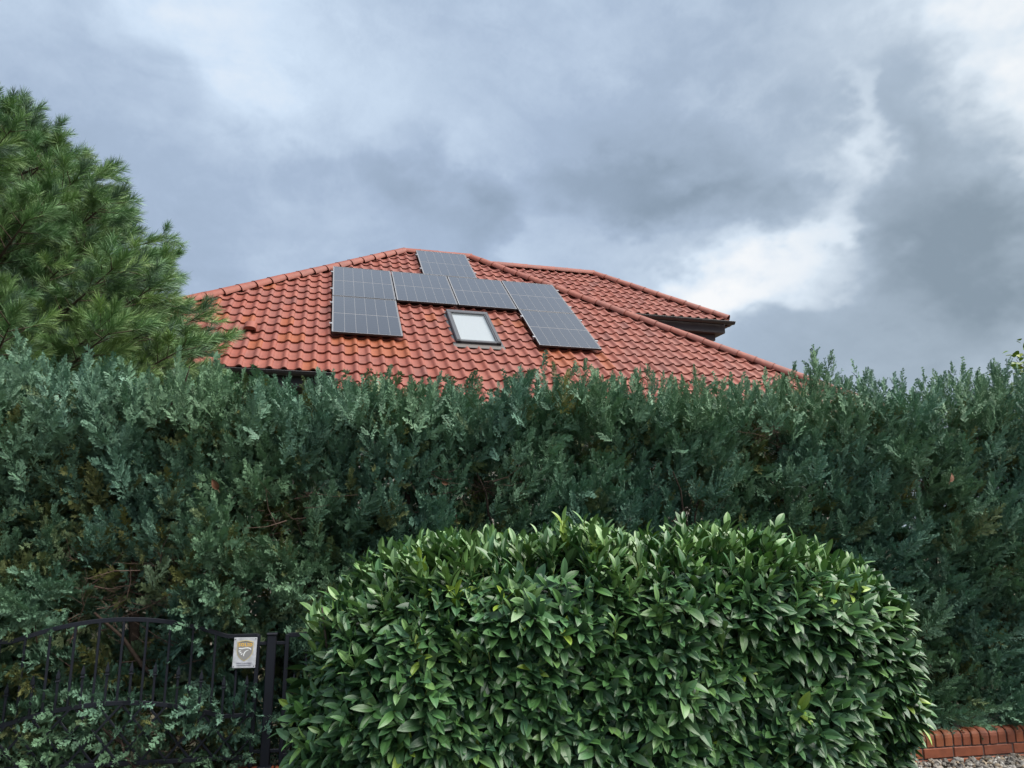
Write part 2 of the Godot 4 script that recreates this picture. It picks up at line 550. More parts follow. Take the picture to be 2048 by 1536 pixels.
func build_fence() -> void:
	fence_panel(-5.30, "black iron fence panel with arched top, spearheads and lattice beside the white sign")
	fence_panel(-3.545, "black iron fence panel mostly hidden behind the cherry laurel's left side")
	var t := thing("fence_post", "square black iron fence post right of the small white sign", "post", FENCE_AT + Basis(Vector3.UP, deg_to_rad(FENCE_YAW)) * Vector3(-4.428, 0.2, -0.06), FENCE_YAW)
	var mb := MB.new()
	mb.box(Vector3(0, 0.385, 0), Vector3(0.054, 0.77, 0.054), 0.004)
	part(t, "shaft", mb.commit(), M.iron)
	mb = MB.new()
	mb.box(Vector3(0, 0.775, 0), Vector3(0.066, 0.012, 0.066), 0.004)
	part(t, "cap", mb.commit(), M.iron)
	mb = MB.new()
	mb.box(Vector3(0, 0.004, 0), Vector3(0.085, 0.008, 0.085), 0.002)
	part(t, "foot_plate", mb.commit(), M.iron)
	for y in [0.09, 0.72]:
		mb = MB.new()
		mb.box(Vector3(-0.052, y, 0.001), Vector3(0.05, 0.02, 0.018), 0.002)
		part(t, "bracket", mb.commit(), M.iron)
		mb = MB.new()
		mb.box(Vector3(0.055, y, 0.001), Vector3(0.056, 0.02, 0.018), 0.002)
		part(t, "bracket", mb.commit(), M.iron)
	build_sign()


func flat_shape(pts: Array, z: float, th := 0.0012) -> ArrayMesh:
	var poly := PackedVector2Array(pts)
	var ix := Geometry2D.triangulate_polygon(poly)
	var mb := MB.new()
	for i in range(0, ix.size(), 3):
		var a := poly[ix[i]]; var b := poly[ix[i + 1]]; var c := poly[ix[i + 2]]
		mb.tri_n(Vector3(a.x, a.y, z), Vector3(b.x, b.y, z), Vector3(c.x, c.y, z), Vector3.BACK, Vector3.BACK, Vector3.BACK)
	for i in poly.size():
		var a := poly[i]; var b := poly[(i + 1) % poly.size()]
		mb.quad(Vector3(a.x, a.y, z), Vector3(b.x, b.y, z), Vector3(b.x, b.y, z - th), Vector3(a.x, a.y, z - th))
	return mb.commit()

func stroke(pts: Array, widths: Array) -> Array:
	var l := []
	var r := []
	for i in pts.size():
		var d: Vector2 = (pts[mini(i + 1, pts.size() - 1)] - pts[maxi(i - 1, 0)]).normalized()
		var o: Vector2 = Vector2(-d.y, d.x) * float(widths[i])
		l.append(pts[i] + o)
		r.push_front(pts[i] - o)
	return l + r

func lettering(parent: Node, called: String, text: String, height: float, width: float, at: Vector3, m: Material, bold := false) -> void:
	var f := SystemFont.new()
	f.font_names = PackedStringArray(["Droid Sans"])
	f.font_weight = 700 if bold else 400
	var tm := TextMesh.new()
	tm.text = text
	tm.font = f
	tm.font_size = 32
	tm.pixel_size = 0.01
	tm.depth = 0.02
	tm.curve_step = 2.0
	var bb := tm.get_aabb()
	var s := Vector3(width / maxf(bb.size.x, 0.001), height / maxf(bb.size.y, 0.001), 0.03)
	var o := part(parent, called, tm, m)
	o.transform = Transform3D(Basis.from_scale(s), at - Vector3(bb.get_center().x * s.x, bb.get_center().y * s.y, 0))

func build_sign() -> void:
	var b := Basis(Vector3.UP, deg_to_rad(FENCE_YAW))
	var t := thing("security_sign", "small white sign with a grey and yellow shield fixed to the iron fence", "sign", FENCE_AT + b * Vector3(-4.584, 0.78, -0.036), FENCE_YAW)
	t.rotation.z = deg_to_rad(-0.8)
	var mb := MB.new()
	mb.box(Vector3(0, 0.09, 0), Vector3(0.136, 0.18, 0.004), 0.001)
	var pm := mat(lin(0.62, 0.64, 0.68), 0.35)
	pm.albedo_texture = T.mottle; pm.uv1_triplanar = true; pm.uv1_scale = Vector3.ONE * 6.0
	part(t, "plate", mb.commit(), pm)
	var sh := func(k: float) -> Array:
		var q := [[-0.049, 0.148], [-0.049, 0.154], [-0.02, 0.162], [0, 0.1645], [0.02, 0.162], [0.049, 0.154], [0.049, 0.148], [0.049, 0.10], [0.045, 0.084], [0.033, 0.064], [0.016, 0.049], [0.0, 0.040], [-0.016, 0.049], [-0.033, 0.064], [-0.045, 0.084], [-0.049, 0.10]]
		var out := []
		for e in q: out.append(Vector2(e[0] * k, 0.103 + (e[1] - 0.103) * k))
		return out
	part(t, "shield_border", flat_shape(sh.call(1.0), 0.0030), mat(lin(0.55, 0.46, 0.22), 0.4))
	part(t, "shield", flat_shape(sh.call(0.92), 0.0037), mat(lin(0.27, 0.265, 0.26), 0.4))
	part(t, "crest_edge", flat_shape([Vector2(-0.044, 0.148), Vector2(-0.02, 0.1555), Vector2(0, 0.158), Vector2(0.02, 0.1555), Vector2(0.044, 0.148), Vector2(0.02, 0.1525), Vector2(0, 0.155), Vector2(-0.02, 0.1525)], 0.0044), mat(lin(0.05, 0.04, 0.03), 0.5))
	lettering(t, "lettering", "SOLID", 0.020, 0.082, Vector3(0, 0.1375, 0.0040), mat(lin(0.80, 0.46, 0.02), 0.4), true)
	var wh := mat(lin(0.80, 0.82, 0.82), 0.4)
	# the bird's head: crown, beak, throat and neck feathers
	part(t, "emblem", flat_shape(stroke([Vector2(-0.036, 0.116), Vector2(-0.018, 0.114), Vector2(0.000, 0.118), Vector2(0.013, 0.119), Vector2(0.024, 0.117), Vector2(0.033, 0.113), Vector2(0.036, 0.105)], [0.0028, 0.003, 0.0025, 0.0032, 0.0026, 0.0036, 0.001]), 0.0044), wh)
	part(t, "emblem", flat_shape(stroke([Vector2(0.022, 0.106), Vector2(0.010, 0.102), Vector2(0.000, 0.093), Vector2(-0.005, 0.082), Vector2(-0.005, 0.070)], [0.001, 0.0024, 0.003, 0.003, 0.0022]), 0.0044), wh)
	for q in [[Vector2(-0.036, 0.100), Vector2(-0.022, 0.1015)], [Vector2(-0.030, 0.089), Vector2(-0.018, 0.094)], [Vector2(-0.021, 0.079), Vector2(-0.012, 0.088)]]:
		part(t, "emblem", flat_shape(stroke([q[0], (q[0] + q[1]) / 2, q[1]], [0.0034, 0.003, 0.0008]), 0.0044), wh)
	var ink := mat(lin(0.10, 0.10, 0.17), 0.5)
	lettering(t, "small_lettering", "OBIEKT CHRONIONY", 0.0062, 0.094, Vector3(0, 0.0285, 0.0028), ink)
	lettering(t, "small_lettering", "I MONITOROWANY", 0.0062, 0.088, Vector3(0, 0.0165, 0.0028), ink)
	for p in [Vector2(-0.060, 0.170), Vector2(0.060, 0.172), Vector2(-0.060, 0.009), Vector2(0.060, 0.010)]:
		mb = MB.new()
		mb.tube([Vector3(p.x, p.y, -0.02), Vector3(p.x, p.y, 0.0045)], [0.0028, 0.0028], 8)
		part(t, "tie", mb.commit(), M.rail)


# ---------------------------------------------------------------- house
var tile_v := PackedVector3Array()
var tile_n := PackedVector3Array()
var tile_mesh: ArrayMesh
var cap_mesh: ArrayMesh
const TW := 0.203
const TG := 0.336

func make_tile() -> void:
	var xs := [0.0, 0.05, 0.18, 0.36, 0.50, 0.58, 0.66, 0.75, 0.84, 0.92, 0.985, 1.0]
	var hs := [0.008, 0.001, -0.003, -0.003, 0.002, 0.011, 0.025, 0.034, 0.035, 0.026, 0.013, 0.006]
	var L := 0.385
	var mb := MB.new()
	var P := func(i: int, u: float) -> Vector3:
		return Vector3(xs[i] * (TW + 0.004), hs[i] + 0.035 * (1.0 - u), -u * L)
	var N := func(i: int) -> Vector3:
		var a: int = maxi(i - 1, 0); var b: int = mini(i + 1, xs.size() - 1)
		var dx: float = (xs[b] - xs[a]) * TW
		var dy: float = hs[b] - hs[a]
		return Vector3(-dy, dx, 0.078 * dx).normalized()
	for i in xs.size() - 1:
		var u0 := 0.02
		mb.quad_n(P.call(i, u0), P.call(i, 1.0), P.call(i + 1, 1.0), P.call(i + 1, u0), N.call(i), N.call(i), N.call(i + 1), N.call(i + 1))
		# rounded front edge, then the face of the lip
		var f0: Vector3 = P.call(i, 0.0) - Vector3(0, 0.005, 0)
		var f1: Vector3 = P.call(i + 1, 0.0) - Vector3(0, 0.005, 0)
		var fn := Vector3(0, 0.5, 0.86)
		mb.quad_n(f0, P.call(i, u0), P.call(i + 1, u0), f1, fn, N.call(i), N.call(i + 1), fn)
		mb.quad(f0 - Vector3(0, 0.020, 0), f0, f1, f1 - Vector3(0, 0.020, 0))
	var e := xs.size() - 1
	mb.quad(P.call(e, 0.0), P.call(e, 1.0), P.call(e, 1.0) - Vector3(0, 0.012, 0), P.call(e, 0.0) - Vector3(0, 0.012, 0))
	tile_v = mb.v
	tile_n = mb.n
	tile_mesh = mb.commit()
	# ridge and hip caps: half round, wider at the lower end, with a rim
	mb = MB.new()
	var segs := 8
	var Lc := 0.40
	var R := func(k: int, u: float, grow: float) -> Vector3:
		var a := PI * (-0.08 + 1.16 * k / segs)
		var r: float = lerp(0.116, 0.094, u) + grow
		return Vector3(cos(a) * r, sin(a) * r * 0.92 - 0.02, -u * Lc)
	for k in segs:
		var na := Vector3(cos(PI * k / segs), sin(PI * k / segs), 0)
		var nb := Vector3(cos(PI * (k + 1) / segs), sin(PI * (k + 1) / segs), 0)
		mb.quad_n(R.call(k + 1, 0.12, 0), R.call(k + 1, 1, 0), R.call(k, 1, 0), R.call(k, 0.12, 0), nb, nb, na, na)
		mb.quad_n(R.call(k + 1, 0.0, 0.007), R.call(k + 1, 0.12, 0.0), R.call(k, 0.12, 0.0), R.call(k, 0.0, 0.007), nb, nb, na, na)
		mb.quad(R.call(k, 0.0, -0.011), R.call(k, 0.0, 0.007), R.call(k + 1, 0.0, 0.007), R.call(k + 1, 0.0, -0.011))
		mb.quad_n(R.call(k, 0.0, -0.011), R.call(k, 1.0, -0.011), R.call(k + 1, 1, -0.011), R.call(k + 1, 0.0, -0.011), -na, -na, -nb, -nb)
	cap_mesh = mb.commit()

# keeps what lies on the inner side of the line through p with inward direction q (in the slope's own x, z)
func clip(vs: PackedVector3Array, ns: PackedVector3Array, p: Vector3, q: Vector3) -> Array:
	var ov := PackedVector3Array()
	var on := PackedVector3Array()
	for i in range(0, vs.size(), 3):
		var pv := []
		var pn := []
		for k in 3:
			var a := vs[i + k]; var b := vs[i + (k + 1) % 3]
			var na := ns[i + k]; var nb := ns[i + (k + 1) % 3]
			var da := (a - p).dot(q); var db := (b - p).dot(q)
			if da >= 0.0:
				pv.append(a); pn.append(na)
			if (da >= 0.0) != (db >= 0.0):
				var s := da / (da - db)
				pv.append(a.lerp(b, s)); pn.append(na.lerp(nb, s).normalized())
		for k in range(1, pv.size() - 1):
			ov.append(pv[0]); ov.append(pv[k]); ov.append(pv[k + 1])
			on.append(pn[0]); on.append(pn[k]); on.append(pn[k + 1])
	return [ov, on]

var single_tiles := 0

# one slope: tiles laid in courses between two edges given as [a, b] points, lower then upper
func roof_slope(house: Node3D, at: Transform3D, b0: float, b1: float, left: Array, right: Array, share: int, rust: Callable, hide: Callable) -> void:
	var mb := MB.new()
	var A := func(e: Array, b: float) -> float: return lerp(float(e[0]), float(e[1]), (b - b0) / (b1 - b0))
	mb.quad(Vector3(left[0], -0.03, -b0), Vector3(left[1], -0.03, -b1), Vector3(right[1], -0.03, -b1), Vector3(right[0], -0.03, -b0))
	mb.quad(Vector3(right[0], -0.09, -b0), Vector3(right[1], -0.09, -b1), Vector3(left[1], -0.09, -b1), Vector3(left[0], -0.09, -b0))
	var slope := part(house, "roof_slope", mb.commit(), M.deck, at)
	var lp := Vector3(left[0], 0, -b0)
	var ld := Vector3(left[1] - left[0], 0, -(b1 - b0)).normalized()
	var lq := Vector3(-ld.z, 0, ld.x)
	var rp := Vector3(right[0], 0, -b0)
	var rd := Vector3(right[1] - right[0], 0, -(b1 - b0)).normalized()
	var rq := Vector3(rd.z, 0, -rd.x)
	var whole := []
	var cut := []
	var rows := int(ceil((b1 - b0) / TG))
	for r in rows:
		var b := b0 - 0.03 + r * TG
		var amin: float = minf(A.call(left, b), A.call(left, minf(b + 0.4, b1))) - TW
		var amax: float = maxf(A.call(right, b), A.call(right, minf(b + 0.4, b1))) + TW
		var k := int(floor(amin / TW))
		while k * TW < amax:
			var a := k * TW
			k += 1
			if hide.call(a + TW / 2, b + 0.17): continue
			var x := Transform3D(Basis.from_euler(Vector3(rr(-0.006, 0.006), rr(-0.006, 0.006), rr(-0.008, 0.008))), Vector3(a + rr(-0.002, 0.002), rr(-0.002, 0.003), -b + rr(-0.004, 0.004)))
			var c := [Vector3(a, 0, -b), Vector3(a + TW, 0, -b), Vector3(a, 0, -b - 0.385), Vector3(a + TW, 0, -b - 0.385)]
			var inl := 0
			var inr := 0
			for p in c:
				if (p - lp).dot(lq) > 0: inl += 1
				if (p - rp).dot(rq) > 0: inr += 1
			if inl == 0 or inr == 0: continue
			var m: Material = M.tiles[rng.randi() % 5]
			if rng.randf() < 0.012: m = M.tile_old
			if true:
				var how: float = rust.call(a + TW / 2, b + 0.17)
				if rng.randf() < how: m = M.tile_rust
			var top := b + 0.385 > b1
			if inl == 4 and inr == 4 and not top:
				whole.append([x, m, seen_at(house.transform * at * x.origin).z])
			else:
				var vs := PackedVector3Array()
				var ns := PackedVector3Array()
				for i in tile_v.size():
					vs.append(x * tile_v[i]); ns.append(x.basis * tile_n[i])
				var g := [vs, ns]
				if inl < 4: g = clip(g[0], g[1], lp, lq)
				if inr < 4: g = clip(g[0], g[1], rp, rq)
				if top: g = clip(g[0], g[1], Vector3(0, 0, -b1), Vector3(0, 0, 1))
				if g[0].size() >= 3: cut.append([g, m])
	# the nearest whole tiles and the cut ones as pieces of their own
	whole.sort_custom(func(p, q): return p[2] < q[2])
	var left_over := {}
	var cuts_single := mini(cut.size(), share / 3)
	for i in cut.size():
		if i >= cuts_single: break
		var m := MB.new()
		m.v = cut[i][0][0]; m.n = cut[i][0][1]
		part(slope, "roof_tile", m.commit(), cut[i][1])
	if cut.size() > cuts_single:
		var m := MB.new()
		for i in range(cuts_single, cut.size()):
			m.v.append_array(cut[i][0][0]); m.n.append_array(cut[i][0][1])
		var o := part(slope, "edge_tiles", m.commit(), M.tiles[1])
		o.set_meta("kind", "stuff")
	var n := 0
	for w in whole:
		if n < share - cuts_single:
			var s := seen_at(house.transform * at * w[0].origin)
			if s.x > 380 and s.x < 1640 and s.y < 775 and s.y > 480:
				part(slope, "roof_tile", tile_mesh, w[1], w[0])
				n += 1
				continue
		if not left_over.has(w[1]): left_over[w[1]] = []
		left_over[w[1]].append(w[0])
	for m in left_over:
		many(slope, "roof_tiles", tile_mesh, m, left_over[m])


func caps(house: Node3D, low: Vector3, high: Vector3, up: Vector3, called: String) -> void:
	var d := (high - low).normalized()
	var n := int(round(low.distance_to(high) / 0.352))
	var pitch := low.distance_to(high) / n
	var x := d.cross(up).normalized()
	var y := x.cross(d).normalized()
	for i in n:
		var jit := Basis.from_euler(Vector3(rr(-0.01, 0.01) + 0.045, rr(-0.012, 0.012), rr(-0.02, 0.02)))
		part(house, called, cap_mesh, M.tiles[rng.randi() % 5], Transform3D(Basis(x, y, -d) * jit, low + d * (i * pitch) + y * (0.052 + rr(-0.003, 0.003))))


func gutter(house: Node3D, a: Vector3, b: Vector3, out: Vector3) -> void:
	var mb := MB.new()
	var r := 0.062
	var segs := 8
	for k in segs:
		var a0 := PI * k / segs; var a1 := PI * (k + 1) / segs
		var o0 := out * cos(a0) * r + Vector3.DOWN * sin(a0) * r
		var o1 := out * cos(a1) * r + Vector3.DOWN * sin(a1) * r
		mb.quad_n(a + o0, b + o0, b + o1, a + o1, o0.normalized(), o0.normalized(), o1.normalized(), o1.normalized())
		mb.quad_n(a + o0 * 0.94, b + o0 * 0.94, b + o1 * 0.94, a + o1 * 0.94, -o0.normalized(), -o0.normalized(), -o1.normalized(), -o1.normalized())
		for e in [a, b]:
			mb.tri(e, e + o0, e + o1)
	mb.tube([a + out * r, b + out * r], [0.008, 0.008], 6)
	part(house, "gutter", mb.commit(), M.gutter)
	# brackets hold it every 0.7 m
	var n := int(a.distance_to(b) / 0.7)
	for i in n + 1:
		var p := a.lerp(b, (i + 0.3) / (n + 0.6))
		var m := MB.new()
		for k in 6:
			var a0 := PI * k / 6; var a1 := PI * (k + 1) / 6
			var along := (b - a).normalized()
			m.bar(p + (out * cos(a0) + Vector3.DOWN * sin(a0)) * 0.068, p + (out * cos(a1) + Vector3.DOWN * sin(a1)) * 0.068, 0.024, 0.005, (out * cos((a0 + a1) / 2) + Vector3.DOWN * sin((a0 + a1) / 2)))
		part(house, "gutter_bracket", m.commit(), M.gutter)


func build_house() -> void:
	make_tile()
	rng.seed = 21
	var h := thing("house", "house with red tiled hip roof carrying solar panels behind the conifer hedge", "house", HOUSE_AT, HOUSE_YAW)
	# walls
	for e in [["wall", Vector3(2.35, 1.87, -4.2), Vector3(12.5, 3.74, 9.4)], ["wall", Vector3(4.45, 1.6, 0.95), Vector3(8.3, 3.2, 0.9)], ["wall", Vector3(5.9, 4.9, -4.52), Vector3(4.3, 2.5, 3.1)]]:
		var mb := MB.new()
		mb.box(e[1], e[2], 0.01)
		part(h, e[0], mb.commit(), M.plaster)
	var al := 5.28 + 1.27
	var front := Transform3D(Basis(Vector3(1, 0, 0), Vector3(0, RC, RS), Vector3(0, -RS, RC)), Vector3(0, ROOF_Y, 0))
	# runs of orange rust-coloured tiles under the panels' lower edges, as in the photograph
	var rust := func(a: float, b: float) -> float:
		if a > -0.1 and a < 1.25 and b < 0.05 and b > -0.75: return 0.75 if b > -0.42 else 0.35
		if a > 3.4 and a < 4.75 and b < 0.05 and b > -0.75: return 0.75 if b > -0.42 else 0.3
		if a > 1.15 and a < 3.6 and b < 1.75 and b > 1.2: return 0.4
		return 0.03
	var hide := func(a: float, b: float) -> bool: return a > 2.05 and a < 2.78 and b > 0.0 and b < 1.42
	var none := func(_a: float, _b: float) -> float: return 0.0
	var all := func(_a: float, _b: float) -> bool: return false
	var lo: float = 1.56 - 0.93 * al
	# right of x = 0.25 the eave is lower
	roof_slope(h, front, -1.27, 5.28, [lo, 1.56], [3.07 + 0.882 * al, 3.07], 205, rust, hide)
	roof_slope(h, front, -2.278, -1.27 + 0.0, [0.05, 0.05], [3.07 + 0.882 * (5.28 + 2.278), 3.07 + 0.882 * al], 20, none, all)
	var ridge_y := ROOF_Y + 5.28 * RS
	var ridge_z := -5.28 * RC
	# the other slopes of the main roof
	var back := Transform3D(Basis(Vector3(-1, 0, 0), Vector3(0, RC, -RS), Vector3(0, -RS, -RC)), Vector3(0, ROOF_Y, 2.0 * ridge_z))
	roof_slope(h, back, -1.27, 5.28, [-(3.07 + 0.882 * al), -3.07], [-lo, -1.56], 0, none, all)
	var eave_y := ROOF_Y - 1.27 * RS
	for s in [1.0, -1.0]:
		var run := (0.882 if s > 0 else 0.93) * al
		var rise := ridge_y - eave_y
		var len := sqrt(run * run + rise * rise)
		var cs := run / len
		var sn := rise / len
		var bas := Basis(Vector3(0, 0, -s), Vector3(s * sn, cs, 0), Vector3(s * cs, -sn, 0))
		var half := al * RC
		roof_slope(h, Transform3D(bas, Vector3(3.07 if s > 0 else 1.56, ridge_y, ridge_z)), -len, 0.0, [-half, 0.0], [half, 0.0], 0, none, all)
	# hips and ridge
	var L := Vector3(1.56, ridge_y, ridge_z)
	var R := Vector3(3.07, ridge_y, ridge_z)
	var FL := Vector3(lo, eave_y, 1.27 * RC)
	var ext := 5.28 + 2.278
	var FR := Vector3(3.07 + 0.882 * ext, ROOF_Y - 2.278 * RS, 2.278 * RC)
	caps(h, FL, L, Vector3.UP, "hip_tile")
	caps(h, FR, R, Vector3.UP, "hip_tile")
	caps(h, Vector3(FL.x, FL.y, 2 * ridge_z - FL.z), L, Vector3.UP, "hip_tile")
	caps(h, Vector3(3.07 + 0.882 * al, eave_y, 2 * ridge_z - 1.27 * RC), R, Vector3.UP, "hip_tile")
	caps(h, R + Vector3(0.05, 0.0, 0), L - Vector3(0.02, 0, 0), Vector3.UP, "ridge_tile")
	# eaves of the left part: gutter, fascia and dark boarded soffit
	gutter(h, Vector3(lo - 0.05, eave_y - 0.035, 1.27 * RC + 0.075), Vector3(0.04, eave_y - 0.035, 1.27 * RC + 0.075), Vector3(0, 0, 1))
	gutter(h, Vector3(0.06, FR.y - 0.035, FR.z + 0.075), Vector3(FR.x, FR.y - 0.035, FR.z + 0.075), Vector3(0, 0, 1))
	var fb := MB.new()
	fb.box(Vector3((lo + 0.05) / 2, eave_y - 0.14, 0.99), Vector3(0.05 - lo, 0.2, 0.03), 0.004)
	part(h, "fascia", fb.commit(), M.soffit)
	for i in 5:
		fb = MB.new()
		fb.box(Vector3((lo + 0.05) / 2, eave_y - 0.235, 0.92 - i * 0.11), Vector3(0.05 - lo, 0.018, 0.104), 0.003)
		part(h, "soffit_board", fb.commit(), M.soffit)
	fb = MB.new()
	fb.box(Vector3((FR.x + 0.05) / 2, FR.y - 0.14, 1.79), Vector3(FR.x - 0.05, 0.2, 0.03), 0.004)
	part(h, "fascia", fb.commit(), M.soffit)
	# cheek that closes the step between the two eaves
	fb = MB.new()
	fb.box(Vector3(0.075, 3.48, 1.4), Vector3(0.03, 0.34, 0.75), 0.004)
	part(h, "fascia", fb.commit(), M.soffit)
	# the wing behind on the right, with a higher eave
	var wy := 6.25
	var wz := -2.46
	var wl := 2.585
	var wing := Transform3D(Basis(Vector3(1, 0, 0), Vector3(0, RC, RS), Vector3(0, -RS, RC)), Vector3(0, wy, wz))
	var xv := func(y: float) -> float: return 3.07 + 0.882 * (5.28 - (y - ROOF_Y) / RS) - 0.15
	roof_slope(h, wing, 0.0, wl, [xv.call(wy), xv.call(wy + wl * RS)], [8.62, 6.22], 75, none, all)
	var wr := Vector3(6.22, wy + wl * RS, wz - wl * RC)
	var wb := Transform3D(Basis(Vector3(-1, 0, 0), Vector3(0, RC, -RS), Vector3(0, -RS, -RC)), Vector3(0, wy, 2 * wr.z - wz))
	roof_slope(h, wb, 0.0, wl, [-8.62, -6.22], [-xv.call(wy), -xv.call(wy + wl * RS)], 0, none, all)
	var wlen := sqrt(2.4 * 2.4 + pow(wl * RS, 2.0))
	var wbas := Basis(Vector3(0, 0, -1), Vector3(wl * RS / wlen, 2.4 / wlen, 0), Vector3(2.4 / wlen, -wl * RS / wlen, 0))
	roof_slope(h, Transform3D(wbas, wr), -wlen, 0.0, [-wl * RC, 0.0], [wl * RC, 0.0], 0, none, all)
	caps(h, Vector3(8.62, wy, wz), wr, Vector3.UP, "hip_tile")
	caps(h, Vector3(8.62, wy, 2 * wr.z - wz), wr, Vector3.UP, "hip_tile")
	caps(h, wr + Vector3(0.03, 0, 0), Vector3(3.5, wr.y, wr.z), Vector3.UP, "ridge_tile")
	gutter(h, Vector3(5.2, wy - 0.045, wz + 0.08), Vector3(8.74, wy - 0.045, wz + 0.08), Vector3(0, 0, 1))
	gutter(h, Vector3(8.70, wy - 0.045, wz + 0.10), Vector3(8.70, wy - 0.045, 2 * wr.z - wz), Vector3(1, 0, 0))
	# boxed eaves in two steps
	var wd := wz - (2 * wr.z - wz)
	for e in [[0.04, 0.13, 0.20], [0.20, 0.09, 0.14]]:
		fb = MB.new()
		var x1: float = 8.62 - e[0]
		var z1: float = wz - e[0]
		var y1: float = wy - 0.10 - (0.0 if e[0] < 0.1 else 0.20)
		fb.box(Vector3((5.0 + x1) / 2, y1 - e[2] / 2 + 0.02, wr.z), Vector3(x1 - 5.0, e[2], wd - 2 * e[0]), 0.008)
		part(h, "boxed_eave", fb.commit(), M.soffit)
	# vent tile: a small hood with an opening below
	var vent := Node3D.new()
	vent.name = "vent_tile"
	h.add_child(vent, true)
	vent.transform = front * Transform3D(Basis.IDENTITY, Vector3(-1.24, 0.045, 0.02))
	var vb := MB.new()
	var hood := func(k: int, z: float, s: float) -> Vector3:
		var a := PI * k / 8.0
		return Vector3(cos(a) * 0.10 * s, pow(sin(a), 0.45) * 0.092 * s, z)
	for k in 8:
		var n0 := Vector3(cos(PI * k / 8.0), sin(PI * k / 8.0), 0.1); var n1 := Vector3(cos(PI * (k + 1) / 8.0), sin(PI * (k + 1) / 8.0), 0.1)
		vb.quad_n(hood.call(k + 1, 0.0, 1.0), hood.call(k + 1, -0.24, 0.96), hood.call(k, -0.24, 0.96), hood.call(k, 0.0, 1.0), n1, n1, n0, n0)
		vb.quad_n(hood.call(k + 1, -0.24, 0.96), hood.call(k + 1, -0.36, 0.45), hood.call(k, -0.36, 0.45), hood.call(k, -0.24, 0.96), n1, n1, n0, n0)
		vb.quad(hood.call(k, 0.0, 0.85), hood.call(k, 0.0, 1.0), hood.call(k + 1, 0.0, 1.0), hood.call(k + 1, 0.0, 0.85))
		vb.quad(hood.call(k, -0.2, 0.85), hood.call(k, 0.0, 0.85), hood.call(k + 1, 0.0, 0.85), hood.call(k + 1, -0.2, 0.85))
	for k in 6:
		var p0: Vector3 = hood.call(k + 1, -0.004, 0.99); var p1: Vector3 = hood.call(k + 2, -0.004, 0.99)
		if k < 6: vb.quad_n(Vector3(p0.x, 0.028, -0.004), p0, p1, Vector3(p1.x, 0.028, -0.004), Vector3.BACK, Vector3.BACK, Vector3.BACK, Vector3.BACK)
	part(vent, "hood", vb.commit(), M.tiles[2])
	vb = MB.new()
	vb.box(Vector3(0, 0.038, -0.19), Vector3(0.16, 0.075, 0.01))
	part(vent, "grille", vb.commit(), M.rail)
	build_skylight(h, front)
	build_panels(h, front)


func build_skylight(h: Node3D, front: Transform3D) -> void:
	var s := Node3D.new()
	s.name = "roof_window"
	h.add_child(s, true)
	s.set_meta("label", "grey framed roof window below the solar panels")
	s.transform = front * Transform3D(Basis.IDENTITY, Vector3(2.415, 0.0, -0.75))
	var w := 0.78
	var l := 1.44
	var mb := MB.new()
	# flashing round the opening, with an apron of lead-grey sheet below
	for sx in [-1.0, 1.0]:
		mb.box(Vector3(sx * (w / 2 + 0.012), 0.028, 0), Vector3(0.06, 0.055, l + 0.06), 0.006)
	mb.box(Vector3(0, 0.030, -l / 2 - 0.02), Vector3(w + 0.08, 0.06, 0.09), 0.006)
	part(s, "flashing", mb.commit(), M.alu_dark)
	mb = MB.new()
	var segs := 12
	for i in segs:
		var xa := -w / 2 - 0.05 + (w + 0.1) * i / segs
		var xb := -w / 2 - 0.05 + (w + 0.1) * (i + 1) / segs
		mb.quad(Vector3(xa, 0.046, l / 2 + 0.145), Vector3(xa, 0.052, l / 2 - 0.01), Vector3(xb, 0.052, l / 2 - 0.01), Vector3(xb, 0.046, l / 2 + 0.145))
	part(s, "apron", mb.commit(), mat(lin(0.075, 0.066, 0.062), 0.6))
	# sash frame bars
	for sx in [-1.0, 1.0]:
		mb = MB.new()
		mb.box(Vector3(sx * (w / 2 - 0.045), 0.072, 0.01), Vector3(0.085, 0.075, l - 0.02), 0.008)
		mb.box(Vector3(sx * (w / 2 - 0.035), 0.112, 0.01), Vector3(0.05, 0.016, l - 0.05), 0.004)
		part(s, "frame_bar", mb.commit(), M.alu_dark)
	mb = MB.new()
	mb.box(Vector3(0, 0.078, -l / 2 + 0.06), Vector3(w - 0.001, 0.09, 0.12), 0.010)
	part(s, "frame_bar", mb.commit(), M.alu_dark)
	mb = MB.new()
	mb.box(Vector3(0, 0.068, l / 2 - 0.035), Vector3(w - 0.001, 0.07, 0.07), 0.010)
	part(s, "frame_bar", mb.commit(), M.alu_dark)
	mb = MB.new()
	mb.quad(Vector3(-w / 2 + 0.08, 0.092, l / 2 - 0.06), Vector3(-w / 2 + 0.08, 0.092, -l / 2 + 0.11), Vector3(w / 2 - 0.08, 0.092, -l / 2 + 0.11), Vector3(w / 2 - 0.08, 0.092, l / 2 - 0.06))
	var glass := mat(Color(0.9, 0.95, 0.97, 0.12), 0.02, 0.5)
	glass.transparency = BaseMaterial3D.TRANSPARENCY_ALPHA
	part(s, "pane", mb.commit(), glass)
	mb = MB.new()
	mb.box(Vector3(0, 0.062, 0.03), Vector3(w - 0.16, 0.006, l - 0.20), 0.0)
	part(s, "blind", mb.commit(), mat(lin(0.20, 0.215, 0.22), 0.8))


